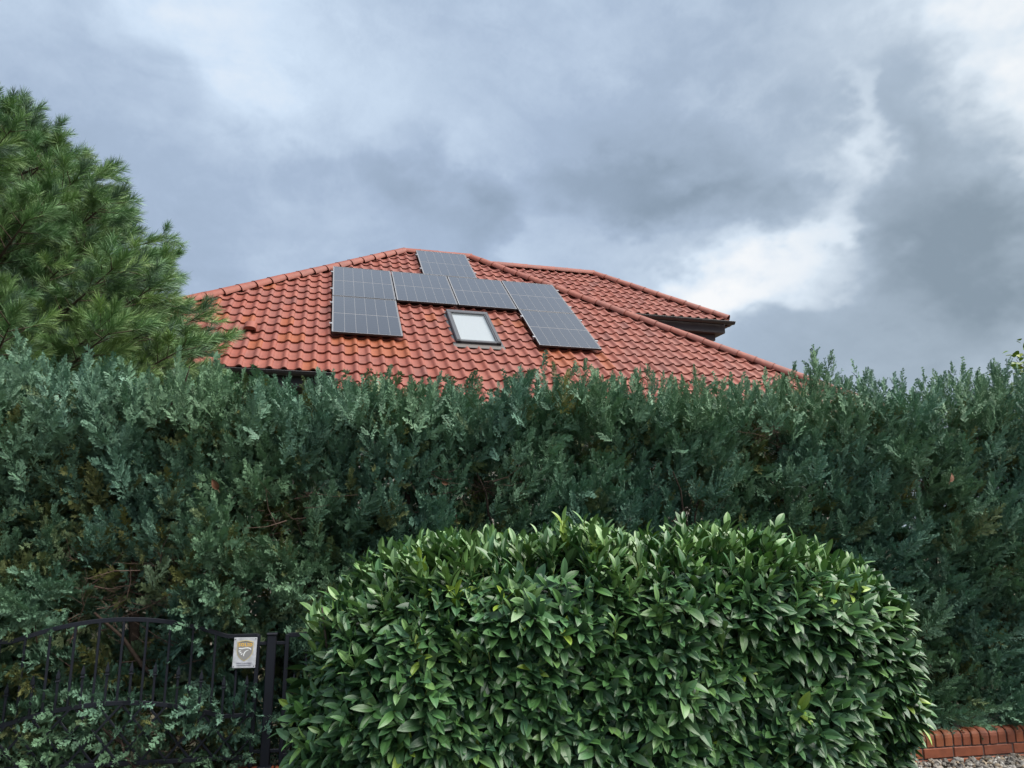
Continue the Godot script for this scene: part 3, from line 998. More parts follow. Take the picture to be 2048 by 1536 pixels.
func build_panels(h: Node3D, front: Transform3D) -> void:
	var W := 1.134
	var H := 1.722
	var G := 0.02
	# cells: fine pale lines between rows and thin silver wires
	var im := Image.create(128, 512, false, Image.FORMAT_RGB8)
	im.fill(Color(0.5, 0.5, 0.5))
	rng.seed = 4
	for y in 512:
		var row := y % 57
		for x in 128:
			var v := 0.50 + rr(-0.02, 0.02)
			if x % 13 == 6: v = 0.62
			if row < 3: v = 0.85
			im.set_pixel(x, y, Color(v, v, v * 1.02))
	var cell := mat(lin(0.074, 0.066, 0.066), 0.25, 0.5)
	cell.albedo_texture = ImageTexture.create_from_image(im)
	cell.clearcoat_enabled = true
	cell.clearcoat = 1.0
	cell.clearcoat_roughness = 0.10
	var sheet := mat(lin(0.155, 0.153, 0.155), 0.3, 0.5)
	var proto := Node3D.new()
	var mb := MB.new()
	var f := 0.011
	var th := 0.035
	for sx in [-1.0, 1.0]:
		mb.box(Vector3(W / 2 + sx * (W / 2 - f / 2), -th / 2 - 0.0015, -H / 2), Vector3(f, th, H), 0.0015)
		mb.box(Vector3(W / 2, -th / 2 - 0.0015, -H / 2 + sx * (H / 2 - f / 2)), Vector3(W - 2 * f, th - 0.0006, f), 0.0015)
	var frame_mesh := mb.commit()
	mb = MB.new()
	for sx in [-1.0, 1.0]:
		mb.box(Vector3(W / 2 + sx * (W / 2 - f / 2), 0, -H / 2), Vector3(0.006, 0.0024, H - 0.008), 0.0006)
		mb.box(Vector3(W / 2, 0, -H / 2 + sx * (H / 2 - f / 2)), Vector3(W - 2 * f, 0.0022, 0.006), 0.0006)
	var trim_mesh := mb.commit()
	mb = MB.new()
	mb.box(Vector3(W / 2, -0.006, -H / 2), Vector3(W - 2 * f, 0.004, H - 2 * f))
	var sheet_mesh := mb.commit()
	var cw := (W - 2 * f - 0.022) / 6.0
	var ch := (H - 2 * f - 0.026) / 2.0
	mb = MB.new()
	var a := Vector3(0.0035, -0.0032, -0.0035)
	var b := Vector3(cw - 0.0035, -0.0032, -ch + 0.0035)
	mb.quad_n(Vector3(a.x, a.y, a.z), Vector3(a.x, a.y, b.z), Vector3(b.x, a.y, b.z), Vector3(b.x, a.y, a.z), Vector3.UP, Vector3.UP, Vector3.UP, Vector3.UP)
	mb.uv = PackedVector2Array([Vector2(0, 0), Vector2(0, 1), Vector2(1, 1), Vector2(0, 0), Vector2(1, 1), Vector2(1, 0)])
	var cell_mesh := mb.commit()
	part(proto, "frame", frame_mesh, M.rail)
	part(proto, "frame_edge", trim_mesh, M.alu)
	part(proto, "back_sheet", sheet_mesh, sheet)
	for j in 2:
		for i in 6:
			part(proto, "cell_block", cell_mesh, cell, Transform3D(Basis.IDENTITY, Vector3(f + 0.011 + i * cw, 0, -f - 0.006 - j * (ch + 0.014))))
	mb = MB.new()
	mb.box(Vector3(W / 2, 0, 0), Vector3(W + 0.01, 0.04, 0.036), 0.003)
	var rail_mesh := mb.commit()
	mb = MB.new()
	mb.box(Vector3(0, -0.012, 0), Vector3(0.03, 0.044, 0.05), 0.003)
	mb.box(Vector3(0, 0.011, 0), Vector3(0.042, 0.004, 0.05), 0.001)
	mb.tube([Vector3(0, 0.010, 0), Vector3(0, 0.019, 0)], [0.006, 0.006], 6)
	var clamp_mesh := mb.commit()
	mb = MB.new()
	mb.box(Vector3(0, -0.045, 0.0), Vector3(0.035, 0.055, 0.03), 0.003)
	mb.box(Vector3(0, -0.07, 0.05), Vector3(0.03, 0.008, 0.12), 0.002)
	var hook_mesh := mb.commit()
	for z in [-0.36, -H + 0.36]:
		part(proto, "mounting_rail", rail_mesh, M.rail, Transform3D(Basis.IDENTITY, Vector3(0, -0.056, z)))
		for x in [0.2, W - 0.2]:
			part(proto, "roof_hook", hook_mesh, M.alu_dark, Transform3D(Basis.IDENTITY, Vector3(x, -0.03, z)))
	var spots := [
		[0.0, 0.0, "solar panel at the lower left, standing left of the roof window", true, false],
		[3.0, 0.0, "solar panel lowest on the right, right of the roof window", true, true],
		[0.0, 1.0, "leftmost solar panel of the middle row of four", true, false],
		[1.0, 1.0, "second solar panel from the left in the middle row, above the roof window's left corner", false, false],
		[2.0, 1.0, "third solar panel from the left in the middle row, above the roof window's right half", false, false],
		[3.0, 1.0, "rightmost solar panel of the middle row, beside the hip tiles", false, true],
		[1.57, 2.0, "topmost solar panel alone against the ridge of the red roof", true, true],
	]
	var plane := h.transform * front * Transform3D(Basis.IDENTITY, Vector3(0, 0.13, 0))
	for s in spots:
		var t := thing("solar_panel", s[2], "solar panel", Vector3.ZERO, 0.0, "solar panels on the red roof")
		for c in proto.get_children():
			var o := MeshInstance3D.new()
			o.name = String(c.name).rstrip("0123456789")
			o.mesh = c.mesh
			o.material_override = c.material_override
			t.add_child(o, true)
			o.transform = c.transform
		t.transform = plane * Transform3D(Basis.from_euler(Vector3(rr(-0.002, 0.002), 0, rr(-0.002, 0.002))), Vector3(s[0] * (W + G), 0, -s[1] * (H + G)))
		for z in [-0.36, -H + 0.36]:
			if s[3]: part(t, "clamp", clamp_mesh, M.alu, Transform3D(Basis.IDENTITY, Vector3(-0.018, -0.008, z)))
			if s[4]: part(t, "clamp", clamp_mesh, M.alu, Transform3D(Basis.IDENTITY, Vector3(W + 0.018, -0.008, z)))
	proto.free()


# ---------------------------------------------------------------- conifer hedge
# a flat fan of scale-leaved twigs, one unit long, growing along +y, facing +z
func spray_mesh(seed_: int, n: int, wide: float) -> ArrayMesh:
	var g := RandomNumberGenerator.new()
	g.seed = seed_
	var mb := MB.new()
	mb.coloured = true
	var bend := g.randf_range(-0.10, 0.22)
	var sway := g.randf_range(-0.12, 0.12)
	var ax := func(t: float) -> Vector3: return Vector3(sway * t * t, t, -bend * t * t)
	var kite := func(p: Vector3, q: Vector3, w: float, z: Vector3, col: Color) -> void:
		var d := q - p
		var s := d.cross(z).normalized() * w
		var m := p + d * 0.45
		mb.tri(p, m - s, q, col)
		mb.tri(p, q, m + s, col)
	kite.call(Vector3.ZERO, ax.call(1.0), 0.021, Vector3.BACK, Color(0.9, 0.88, 0.8))
	for i in n:
		var t := 0.05 + 0.87 * i / (n - 1.0)
		for s in [-1.0, 1.0]:
			var tt := t + (0.45 / n if s > 0 else 0.0)
			var p: Vector3 = ax.call(minf(tt, 0.97))
			var l := wide * pow(1.0 - tt * 0.92, 0.8) * (0.45 + 0.55 * smoothstep(0.0, 0.3, tt)) * g.randf_range(0.4, 1.4) + 0.05
			if g.randf() < 0.05: continue
			var ang := g.randf_range(0.38, 0.95) * (1.0 - 0.3 * tt)
			var d := Vector3(s * sin(ang), cos(ang), g.randf_range(-0.3, 0.34)).normalized()
			var z := Vector3(g.randf_range(-0.4, 0.4), g.randf_range(-0.35, 0.35), 1.0).normalized()
			var shade := g.randf_range(0.80, 1.12)
			kite.call(p, p + d * l, 0.021, z, Color(shade, shade, shade))
			var k := 2 + int(l * 10.0)
			for j in k:
				var u := 0.18 + 0.70 * j / k
				for e in [-1.0, 1.0]:
					var pp: Vector3 = p + d * l * (u + 0.03 * e)
					var x := d.cross(z).normalized()
					var dd: Vector3 = (d * 0.86 + x * e * 0.50 + z * g.randf_range(-0.2, 0.3)).normalized()
					var ll := (0.085 + l * 0.16 * (1.0 - u)) * g.randf_range(0.75, 1.25)
					var sh := shade * g.randf_range(0.95, 1.2)
					kite.call(pp, pp + dd * ll, 0.0165, z, Color(sh, sh * 1.01, sh * 0.97))
	return mb.commit()

var sx := []       # per kind of spray: placements and tints
var sc := []

func add_spray(k: int, x: Transform3D, c: Color) -> void:
	sx[k].append(x)
	sc[k].append(c)

# a leafy shoot: sprays set round an axis, longest in the middle
func shoot(p: Vector3, axis: Vector3, length: float, n: int, size: float, col: Vector3, flat := 0.0) -> void:
	var d := axis.normalized()
	var u := d.cross(Vector3(0.2, 0.37, 0.9)).normalized()
	var w := d.cross(u)
	var ph := rr(0, TAU)
	# a flat plume spreads its sprays in a plane that faces roughly outwards
	var fan := d.cross(Vector3(rr(-0.5, 0.5), rr(-0.2, 0.4), 1.0)).normalized()
	for i in n:
		var t := (i + 0.3) / n
		ph += 2.4 + rr(-0.5, 0.5)
		var r := u * cos(ph) + w * sin(ph)
		if flat > 0.0: r = (r * (1.0 - flat) + fan * (flat if i % 2 else -flat)).normalized()
		var spread := lerpf(0.95, 0.25, t) + rr(-0.15, 0.15)
		var dd := (d + r * spread).normalized()
		var face := (r.cross(d) * rr(-0.9, 0.9) + r * 0.9 + Vector3(rr(-0.4, 0.4), 0.45 + rr(-0.3, 0.3), rr(-0.2, 0.6))).normalized()
		var s := size * lerpf(1.15, 0.55, t) * rr(0.6, 1.3)
		var b := dir_basis(dd, face).scaled(Vector3(1, 1, 1))
		var tone := rr(0.85, 1.17)
		var c := col * tone
		add_spray(rng.randi() % sx.size(), Transform3D(Basis(b.x * s * rr(0.7, 1.3), b.y * s, b.z * s), p + d * (length * t * 0.85)), Color(c.x, c.y, c.z))
	# the leading tip
	var b2 := dir_basis(d, Vector3(rr(-0.4, 0.4), rr(-0.2, 0.3), 1.0))
	var s2 := size * rr(0.8, 1.1)
	add_spray(rng.randi() % sx.size(), Transform3D(Basis(b2.x * s2, b2.y * s2, b2.z * s2), p + d * length * 0.72), Color(col.x * 1.08, col.y * 1.08, col.z * 1.05))


func build_hedge() -> void:
	var h := thing("conifer_hedge", "tall blue-green conifer hedge running across the picture behind the iron fence", "hedge", FENCE_AT, FENCE_YAW)
	rng.seed = 101
	var meshes := []
	for k in 10:
		meshes.append(spray_mesh(300 + k, 6 + k % 4, 0.26 + 0.06 * (k % 4)))
		sx.append([])
		sc.append([])
	var deep := FastNoiseLite.new(); deep.seed = 4; deep.frequency = 0.95; deep.fractal_octaves = 2
	var lumps := FastNoiseLite.new(); lumps.seed = 17; lumps.frequency = 2.1; lumps.fractal_octaves = 1
	var tint := FastNoiseLite.new(); tint.seed = 8; tint.frequency = 0.8; tint.fractal_octaves = 2
	var topn := FastNoiseLite.new(); topn.seed = 15; topn.frequency = 1.3; topn.fractal_octaves = 2
	# thin places where one looks in among bare twigs: x, y, half width, half height
	var holes := [[-5.40, 0.98, 0.42, 0.24], [-5.35, 1.30, 0.30, 0.13], [-4.42, 1.70, 0.16, 0.16], [-3.10, 1.88, 0.28, 0.10], [-1.52, 1.76, 0.14, 0.14], [-3.55, 1.98, 0.11, 0.07], [-5.05, 0.36, 0.30, 0.10], [-4.75, 1.15, 0.14, 0.10], [0.50, 2.0, 0.10, 0.08], [-0.75, 2.35, 0.16, 0.08]]
	var hole_at := func(x: float, y: float) -> float:
		var m := 9.0
		for e in holes:
			m = minf(m, sqrt(pow((x - e[0]) / e[2], 2) + pow((y - e[1]) / e[3], 2)))
		return m
	var surface := func(x: float, y: float) -> float:
		var loose := 1.0 - smoothstep(-3.2, 0.3, x)
		var z := -0.20 + 0.10 * smoothstep(-2.5, 1.0, x) + deep.get_noise_2d(x, y * 1.2) * lerpf(0.10, 0.30, loose)
		z += 0.13 * lumps.get_noise_2d(x, y * 0.8)
		z -= 0.10 * smoothstep(2.2, 2.75, y)
		z -= 0.10 * (1.0 - smoothstep(0.2, 0.6, y)) * loose
		return z
	var blue := Vector3(0.106, 0.208, 0.152)
	var green := Vector3(0.130, 0.230, 0.122)
	var olive := Vector3(0.125, 0.130, 0.036)
	var colour := func(x: float, y: float, old: float) -> Vector3:
		var k := clampf(0.5 + 1.1 * tint.get_noise_2d(x, y), 0.0, 1.0)
		var c := blue.lerp(green, k * 0.8)
		if rng.randf() < old: c = c.lerp(olive, rr(0.4, 1.0))
		return c
	# front face
	var step := 0.108
	var y := 0.22
	while y < 2.66:
		var x := -7.6
		while x < 3.2:
			var px := x + rr(-0.07, 0.07)
			var py := y + rr(-0.07, 0.07)
			x += step
			var loose := 1.0 - smoothstep(-3.2, 0.3, px)
			var ho: float = hole_at.call(px, py)
			if ho < 1.0: continue
			var z: float = surface.call(px, py)
			if loose > 0.4 and rng.randf() < 0.10: z -= 0.2
			var lift := lerpf(0.42, 0.85, smoothstep(0.8, 2.5, py)) + rr(-0.2, 0.25)
			var out := rr(0.55, 1.0)
			var axis := Vector3(rr(-0.55, 0.55), lift, out)
			var len := rr(0.20, 0.34) + 0.10 * loose * rng.randf()
			if rng.randf() < 0.06 * loose + 0.02: len += 0.10
			var size := lerpf(0.105, 0.145, loose) * rr(0.8, 1.2)
			var old := 0.05 + 0.16 * loose * (1.0 - smoothstep(0.8, 2.2, py)) + (0.35 if ho < 1.35 else 0.0)
			if px > -6.2 and px < -4.6 and py > 1.25 and py < 1.75: old += 0.25
			shoot(Vector3(px, py, z - 0.12) - axis.normalized() * len * 0.8, axis, len, 12, size, colour.call(px, py, old))
		y += step * 0.93
	# plumes that stand out from the face, flat and pointed
	y = 0.30
	while y < 2.55:
		var qx := -7.5
		while qx < 3.1:
			var px := qx + rr(-0.12, 0.12)
			var py := y + rr(-0.11, 0.11)
			qx += 0.215
			var loose := 1.0 - smoothstep(-3.2, 0.3, px)
			var ho: float = hole_at.call(px, py)
			if ho < 1.12: continue
			if rng.randf() < 0.10 + 0.12 * loose: continue
			var z: float = surface.call(px, py) + rr(-0.06, 0.05)
			var axis := Vector3(rr(-0.85, 0.85), rr(0.25, 1.0) + 0.45 * smoothstep(1.2, 2.5, py), rr(0.35, 0.9))
			var len := rr(0.26, 0.40) * lerpf(0.85, 1.1, loose)
			var old := 0.03 + 0.10 * loose * (1.0 - smoothstep(0.8, 2.2, py))
			if px > -5.9 and px < -4.7 and py > 1.2 and py < 2.0: old += 0.2
			shoot(Vector3(px, py, z) - axis.normalized() * len * 0.75, axis, len, 26, rr(0.085, 0.125), colour.call(px, py, old) * rr(0.92, 1.12), 0.6)
		y += 0.20
	# older growth further in
	y = 0.25
	while y < 2.5:
		var x := -7.5
		while x < 3.1:
			var px := x + rr(-0.1, 0.1)
			var py := y + rr(-0.1, 0.1)
			x += 0.165
			var ho: float = hole_at.call(px, py)
			if ho < 0.75 and rng.randf() < 0.72: continue
			var z: float = surface.call(px, py) - rr(0.26, 0.48)
			var axis := Vector3(rr(-0.7, 0.7), rr(0.0, 0.7), rr(0.3, 1.0))
			shoot(Vector3(px, py, z), axis, rr(0.18, 0.3), 7, rr(0.15, 0.2), colour.call(px, py, lerpf(0.15, 0.40, 1.0 - smoothstep(-3.2, 0.3, px)) if ho > 1.5 else 0.75))
		y += 0.165
	# the shaded middle of the hedge
	y = 0.2
	while y < 2.5:
		var xx := -7.5
		while xx < 3.1:
			shoot(Vector3(xx + rr(-0.1, 0.1), y + rr(-0.1, 0.1), -0.78 + rr(-0.1, 0.12)), Vector3(rr(-0.8, 0.8), rr(-0.2, 0.8), rr(0.0, 1.0)), rr(0.2, 0.3), 7, rr(0.26, 0.34), colour.call(xx, y, 0.5))
			xx += 0.13
		y += 0.13
	# top: the outline rises and dips along the hedge
	var crest := [[-7.6, 2.74], [-6.29, 2.80], [-6.11, 2.79], [-5.9, 2.78], [-5.67, 2.71], [-5.48, 2.68], [-5.32, 2.67], [-5.14, 2.79], [-4.97, 2.76], [-4.78, 2.73], [-4.5, 2.63], [-4.36, 2.60], [-4.23, 2.71], [-4.03, 2.73], [-3.81, 2.71], [-3.6, 2.68], [-3.38, 2.75], [-3.16, 2.68], [-2.97, 2.62], [-2.78, 2.81], [-2.59, 2.76], [-2.36, 2.86], [-2.12, 2.80], [-1.84, 2.85], [-1.55, 2.84], [-1.26, 2.82], [-0.92, 2.76], [-0.65, 2.84], [-0.35, 3.03], [-0.16, 2.88], [0.12, 2.93], [0.39, 2.87], [0.66, 2.80], [0.92, 2.88], [1.17, 2.95], [1.36, 3.09], [1.66, 2.98], [3.3, 2.95]]
	var crest_at := func(px: float) -> float:
		for i in crest.size() - 1:
			if px <= crest[i + 1][0]:
				return lerpf(crest[i][1], crest[i + 1][1], clampf((px - crest[i][0]) / (crest[i + 1][0] - crest[i][0]), 0.0, 1.0))
		return 2.9
	var x := -7.6
	while x < 3.2:
		var dz := -0.14
		while dz > -1.25:
			var px := x + rr(-0.06, 0.06)
			var pz := dz + rr(-0.07, 0.07)
			dz -= 0.16
			var top: float = crest_at.call(px) + 0.03 + 0.03 * smoothstep(-1.5, 0.5, px) + rr(-0.16, 0.0) - 0.05 * smoothstep(-0.25, -0.1, pz)
			if rng.randf() < 0.12: top += 0.09
			var len := rr(0.28, 0.44)
			var axis := Vector3(rr(-0.25, 0.25), 1.0, rr(-0.15, 0.35))
			if rng.randf() < 0.55: shoot(Vector3(px, top - len, pz), axis, len, 24, rr(0.08, 0.115), colour.call(px, 2.6, 0.02) * 1.03, 0.5)
			else: shoot(Vector3(px, top - 0.12 - len * 0.7, pz), axis, len, 10, rr(0.12, 0.15), colour.call(px, 2.6, 0.03))
		x += 0.125
	# a few leaders stand above the rest
	for e in [[-5.14, 2.79, 0.35], [-5.10, 2.74, 0.45], [-0.35, 3.02, 0.05], [-0.30, 2.97, 0.25], [-0.42, 2.93, -0.2], [1.36, 3.07, 0.05], [1.33, 3.0, -0.15], [-2.78, 2.82, 0.1], [-2.36, 2.87, 0.25], [-6.11, 2.80, 0.0], [0.12, 2.94, 0.1], [1.17, 2.93, -0.1], [-1.84, 2.86, 0.1], [-3.38, 2.76, 0.15]]:
		shoot(Vector3(e[0] - e[2] * 0.45, e[1] - 0.44, -0.3), Vector3(e[2], 1, 0.05), 0.46, 26, 0.105, colour.call(e[0], 2.7, 0.0), 0.5)
	# back face, seen by the light only from behind
	y = 0.3
	while y < 2.6:
		x = -7.5
		while x < 3.1:
			shoot(Vector3(x + rr(-0.1, 0.1), y + rr(-0.1, 0.1), -1.02 + rr(-0.1, 0.1)), Vector3(rr(-0.5, 0.5), 0.6, -1.0), rr(0.25, 0.35), 6, 0.28, colour.call(x, y, 0.2))
			x += 0.2
		y += 0.2
	# stray sprays that hang out through the fence and over the wall
	for i in 85:
		var px := rr(-6.6, -4.5)
		var py := rr(0.22, 0.62)
		var ho: float = hole_at.call(px, py)
		if ho < 0.8: continue
		var axis := Vector3(rr(-0.7, 0.7), rr(-0.35, 0.4), 1.0)
		shoot(Vector3(px, py, -0.22), axis, rr(0.16, 0.28), 6, rr(0.15, 0.2), colour.call(px, py, 0.12))
	# foliage that has grown out over the fence on both sides of the arch
	for e in [[-6.6, -5.66, 0.55, 1.30, 80], [-5.0, -4.68, 0.94, 1.22, 26], [-5.6, -4.6, 0.30, 0.60, 22], [-4.35, -3.4, 0.4, 1.3, 50]]:
		for i in int(e[4]):
			var px := rr(e[0], e[1])
			var py := rr(e[2], e[3])
			shoot(Vector3(px, py, -0.24 + rr(-0.03, 0.05)), Vector3(rr(-0.7, 0.7), rr(-0.3, 0.6), 1.0), rr(0.20, 0.30), 8, rr(0.11, 0.17), colour.call(px, py, 0.15))
	for i in 90:
		var px := rr(0.2, 3.0)
		shoot(Vector3(px, rr(0.20, 0.36), -0.16), Vector3(rr(-0.6, 0.6), rr(-0.1, 0.3), 1.0), rr(0.14, 0.24), 6, rr(0.12, 0.17), colour.call(px, 0.3, 0.05))
	var m := mat(Color.WHITE, 0.58, 0.42)
	m.vertex_color_use_as_albedo = true
	m.backlight_enabled = true
	m.backlight = Color(0.22, 0.24, 0.16)
	for k in meshes.size():
		many(h, "foliage", meshes[k], m, sx[k], sc[k])
	# stems and the brown twigs inside the thin places
	var bark := mat(lin(0.080, 0.054, 0.040), 0.9)
	bark.albedo_texture = T.soil; bark.uv1_triplanar = true; bark.uv1_scale = Vector3.ONE * 3.0
	bark.heightmap_enabled = true; bark.heightmap_texture = T.grain; bark.heightmap_scale = 0.4
	var px0 := -7.3
	while px0 < 3.1:
		var mb := MB.new()
		var q := Vector3(px0 + rr(-0.08, 0.08), -0.04, -0.62 + rr(-0.06, 0.06))
		var pts := [q]
		var rad := [0.05]
		for i in 6:
			q += Vector3(rr(-0.05, 0.05), 0.44, rr(-0.05, 0.05))
			pts.append(q)
			rad.append(0.05 - 0.0068 * (i + 1))
		mb.tube(pts, rad, 8)
		part(h, "stem", mb.commit(), bark)
		px0 += 0.62
	var twig := mat(lin(0.095, 0.060, 0.044), 0.9)
	for e in holes:
		var n := int(34.0 * e[2] / 0.3)
		var mb := MB.new()
		for i in n:
			var p := Vector3(e[0] + rr(-1.2, 1.2) * e[2], e[1] + rr(-1.1, 1.1) * e[3], rr(-0.5, -0.25))
			var d := Vector3(rr(-1, 1), rr(-0.35, 0.75), rr(-0.25, 0.7)).normalized()
			var l := rr(0.12, 0.34)
			var b := p + d * l * 0.5 + Vector3(rr(-0.02, 0.02), rr(-0.025, 0.02), 0)
			var c := p + d * l + Vector3(rr(-0.03, 0.03), rr(-0.02, 0.06), 0)
			mb.tube([p, b, c], [rr(0.0022, 0.005), 0.002, 0.001], 4)
			for j in 3:
				var f := p.lerp(b, rng.randf())
				mb.tube([f, f + Vector3(rr(-0.08, 0.08), rr(-0.03, 0.07), rr(-0.02, 0.06))], [0.0014, 0.0006], 3)
		part(h, "twigs", mb.commit(), twig).set_meta("kind", "stuff")
	# heavier limbs that show
	for e in [[Vector3(-5.55, 1.10, -0.30), Vector3(-5.12, 0.62, -0.42), 0.016], [Vector3(-5.62, 0.62, -0.12), Vector3(-5.20, 0.30, -0.16), 0.007], [Vector3(-5.34, 0.44, -0.10), Vector3(-5.16, 0.24, -0.05), 0.009], [Vector3(-3.10, 2.02, -0.32), Vector3(-2.95, 1.60, -0.40), 0.011], [Vector3(-1.62, 2.05, -0.26), Vector3(-1.47, 1.62, -0.36), 0.010], [Vector3(-1.40, 2.0, -0.30), Vector3(-1.42, 1.6, -0.36), 0.008], [Vector3(-5.10, 2.72, -0.28), Vector3(-5.25, 2.35, -0.4), 0.008]]:
		var mb := MB.new()
		var a: Vector3 = e[0]; var b: Vector3 = e[1]
		mb.tube([a, a.lerp(b, 0.35) + Vector3(0.02, 0.01, 0), a.lerp(b, 0.7) + Vector3(-0.01, 0.0, 0.01), b], [e[2] * 0.5, e[2] * 0.7, e[2] * 0.9, e[2]], 6)
		part(h, "branch", mb.commit(), bark)


# ---------------------------------------------------------------- cherry laurel
func leaf_mesh(droop: float, fold: float, curl: float) -> ArrayMesh:
	var mb := MB.new()
	mb.coloured = true
	var ts := [0.0, 0.08, 0.2, 0.36, 0.54, 0.72, 0.87, 1.0]
	var half := func(t: float) -> float: return 0.152 * pow(sin(PI * pow(t, 1.08)), 0.78) + 0.006 if t < 1.0 else 0.0
	var P := func(t: float, s: float) -> Vector3:
		var hw: float = half.call(t)
		var x := s * hw
		return Vector3(x + curl * t * t, t - droop * 0.25 * t * t, -droop * t * t + fold * absf(s) * hw - 0.25 * fold * s * s * hw)
	var cols := [-1.0, -0.55, -0.09, 0.09, 0.55, 1.0]
	var N := func(t: float, s: float) -> Vector3:
		var e := 0.03
		var du: Vector3 = P.call(minf(t + e, 0.999), s) - P.call(maxf(t - e, 0.0), s)
		var sa := clampf(s, -0.95, 0.95)
		var dv: Vector3 = P.call(clampf(t, 0.05, 0.93), sa + 0.05) - P.call(clampf(t, 0.05, 0.93), sa - 0.05)
		return dv.cross(du).normalized()
	for i in ts.size() - 1:
		for k in cols.size() - 1:
			var rib := k == 2
			var c := Color(1.55, 1.35, 1.3) if rib else Color.WHITE
			var a: float = ts[i]; var b: float = ts[i + 1]; var s0: float = cols[k]; var s1: float = cols[k + 1]
			mb.quad_n(P.call(a, s0), P.call(b, s0), P.call(b, s1), P.call(a, s1), N.call(a, s0), N.call(b, s0), N.call(b, s1), N.call(a, s1), c)
	return mb.commit()

func build_laurel() -> void:
	var at := Vector3(0.61, 0, -4.50)
	var h := thing("cherry_laurel", "broad rounded cherry laurel bush with glossy green leaves in front of the hedge", "bush", at, FENCE_YAW)
	rng.seed = 303
	var meshes := []
	for e in [[0.20, 0.35, 0.02], [0.32, 0.5, -0.04], [0.10, 0.6, 0.03], [0.42, 0.3, 0.05], [0.24, 0.75, -0.02]]:
		meshes.append(leaf_mesh(e[0], e[1], e[2]))
	var hl := 1.70          # half length, half depth, height
	var hd := 0.58
	var ht := 1.46
	var lump := FastNoiseLite.new(); lump.seed = 12; lump.frequency = 1.1; lump.fractal_octaves = 2
	var leaves := []        # [transform, mesh, colour]
	var stems := []
	var pt := func(th: float, v: float) -> Vector3:
		# superellipse in plan, rounded at the top, slightly drawn in at the foot
		var c := cos(th); var s := sin(th)
		var e := 0.62
		var rx := signf(c) * pow(absf(c), e)
		var rz := signf(s) * pow(absf(s), e)
		var top := sqrt(maxf(0.0, 1.0 - pow(maxf(0.0, (v - 0.60) / 0.40), 4.0)))
		var k := top * lerpf(0.9, 1.0, smoothstep(0.0, 0.45, v))
		return Vector3(rx * hl * k, v * ht, rz * hd * k)
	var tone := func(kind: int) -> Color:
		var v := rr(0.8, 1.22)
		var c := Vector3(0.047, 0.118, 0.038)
		if kind == 1: c = Vector3(0.104, 0.198, 0.064)  # pale green of young leaves, lifted further to paint in light from above
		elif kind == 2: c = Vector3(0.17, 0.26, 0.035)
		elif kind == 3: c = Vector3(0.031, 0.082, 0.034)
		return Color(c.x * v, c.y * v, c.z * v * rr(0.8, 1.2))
	var make := func(p: Vector3, axis: Vector3, n: int, length: float, kind: int, open: float, sag: float) -> void:
		var d := axis.normalized()
		var u := d.cross(Vector3(0.21, 0.3, 0.93)).normalized()
		var w := d.cross(u)
		var ph := rr(0, TAU)
		stems.append(Transform3D(dir_basis(d, u) * Basis.from_scale(Vector3(0.0032, length, 0.0032)), p))
		for i in n:
			var t := (i + 0.4) / n
			ph += 2.4 + rr(-0.3, 0.3)
			var r := u * cos(ph) + w * sin(ph)
			var dd := (d * lerpf(0.25, 1.0, t) * rr(0.8, 1.2) + r * open * lerpf(1.0, 0.45, t) + Vector3(0, -0.62 * sag * (1.0 - 0.6 * t), 0)).normalized()
			var face := (d * 0.75 + Vector3.UP * 0.45 + r * -0.35).normalized()
			var s := 0.139 * rr(0.60, 1.20) * lerpf(1.0, 0.72, smoothstep(0.6, 1.0, t))
			var b := dir_basis(dd, face) * Basis(Vector3.UP, rr(-0.35, 0.35))
			var kk := kind
			if kind == 1 and t < 0.4: kk = 0
			if kind == 2 and t < 0.6: kk = 1
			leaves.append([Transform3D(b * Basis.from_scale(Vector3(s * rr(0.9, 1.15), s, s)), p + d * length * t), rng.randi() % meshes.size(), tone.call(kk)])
	# the sides
	for i in 3300:
		var th := rr(0, TAU)
		if rng.randf() < 0.72:
			var c := rr(-1, 1)
			th = acos(signf(c) * pow(absf(c), 1.0 / 0.62))
		var v := rr(0.02, 0.92)
		if sin(th) < -0.25 and rng.randf() < 0.6: continue
		var p: Vector3 = pt.call(th, v)
		var out: Vector3 = (p - Vector3(clampf(p.x, -hl + hd, hl - hd), p.y * 0.82, 0)).normalized()
		p += out * (0.12 * lump.get_noise_3dv(p * 1.5) - 0.03)
		if rng.randf() < 0.45: p -= out * rr(0.05, 0.24)
		var axis := out + Vector3(rr(-0.45, 0.45), rr(-0.1, 0.6), rr(-0.3, 0.3))
		var kind := 0
		var r := rng.randf()
		if r < 0.11: kind = 1
		elif r < 0.40: kind = 3
		elif r > 0.985: kind = 2
		var length := rr(0.10, 0.17)
		make.call(p - axis.normalized() * length * 0.75, axis, 7, length, kind, 0.80, 0.55)
	# upright young shoots on the top and shoulders, mostly in the pale tone with overhead light painted in
	for i in 1050:
		var px := rr(-1, 1)
		var pz := rr(-1, 1)
		var e := pow(absf(px), 3.2) + pow(absf(pz), 3.2)
		if e > 1.0: continue
		var base := Vector3(px * hl * 0.97, 0, pz * hd * 0.97)
		base.y = ht * (0.985 - 0.33 * pow(e, 1.9))
		base.y += 0.09 * lump.get_noise_2d(base.x * 1.6, base.z * 1.6) - 0.015
		var axis := Vector3(px * 0.55 + rr(-0.22, 0.22), 1.0, pz * 0.35 + rr(-0.2, 0.3))
		var length := rr(0.20, 0.34)
		if rng.randf() < 0.2: length += rr(0.08, 0.2)
		var r := rng.randf()
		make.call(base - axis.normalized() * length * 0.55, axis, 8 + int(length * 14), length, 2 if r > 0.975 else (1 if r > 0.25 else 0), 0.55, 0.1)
	# pick the 300 leaves that show largest: nearest in their own small patch of the picture
	var best := {}
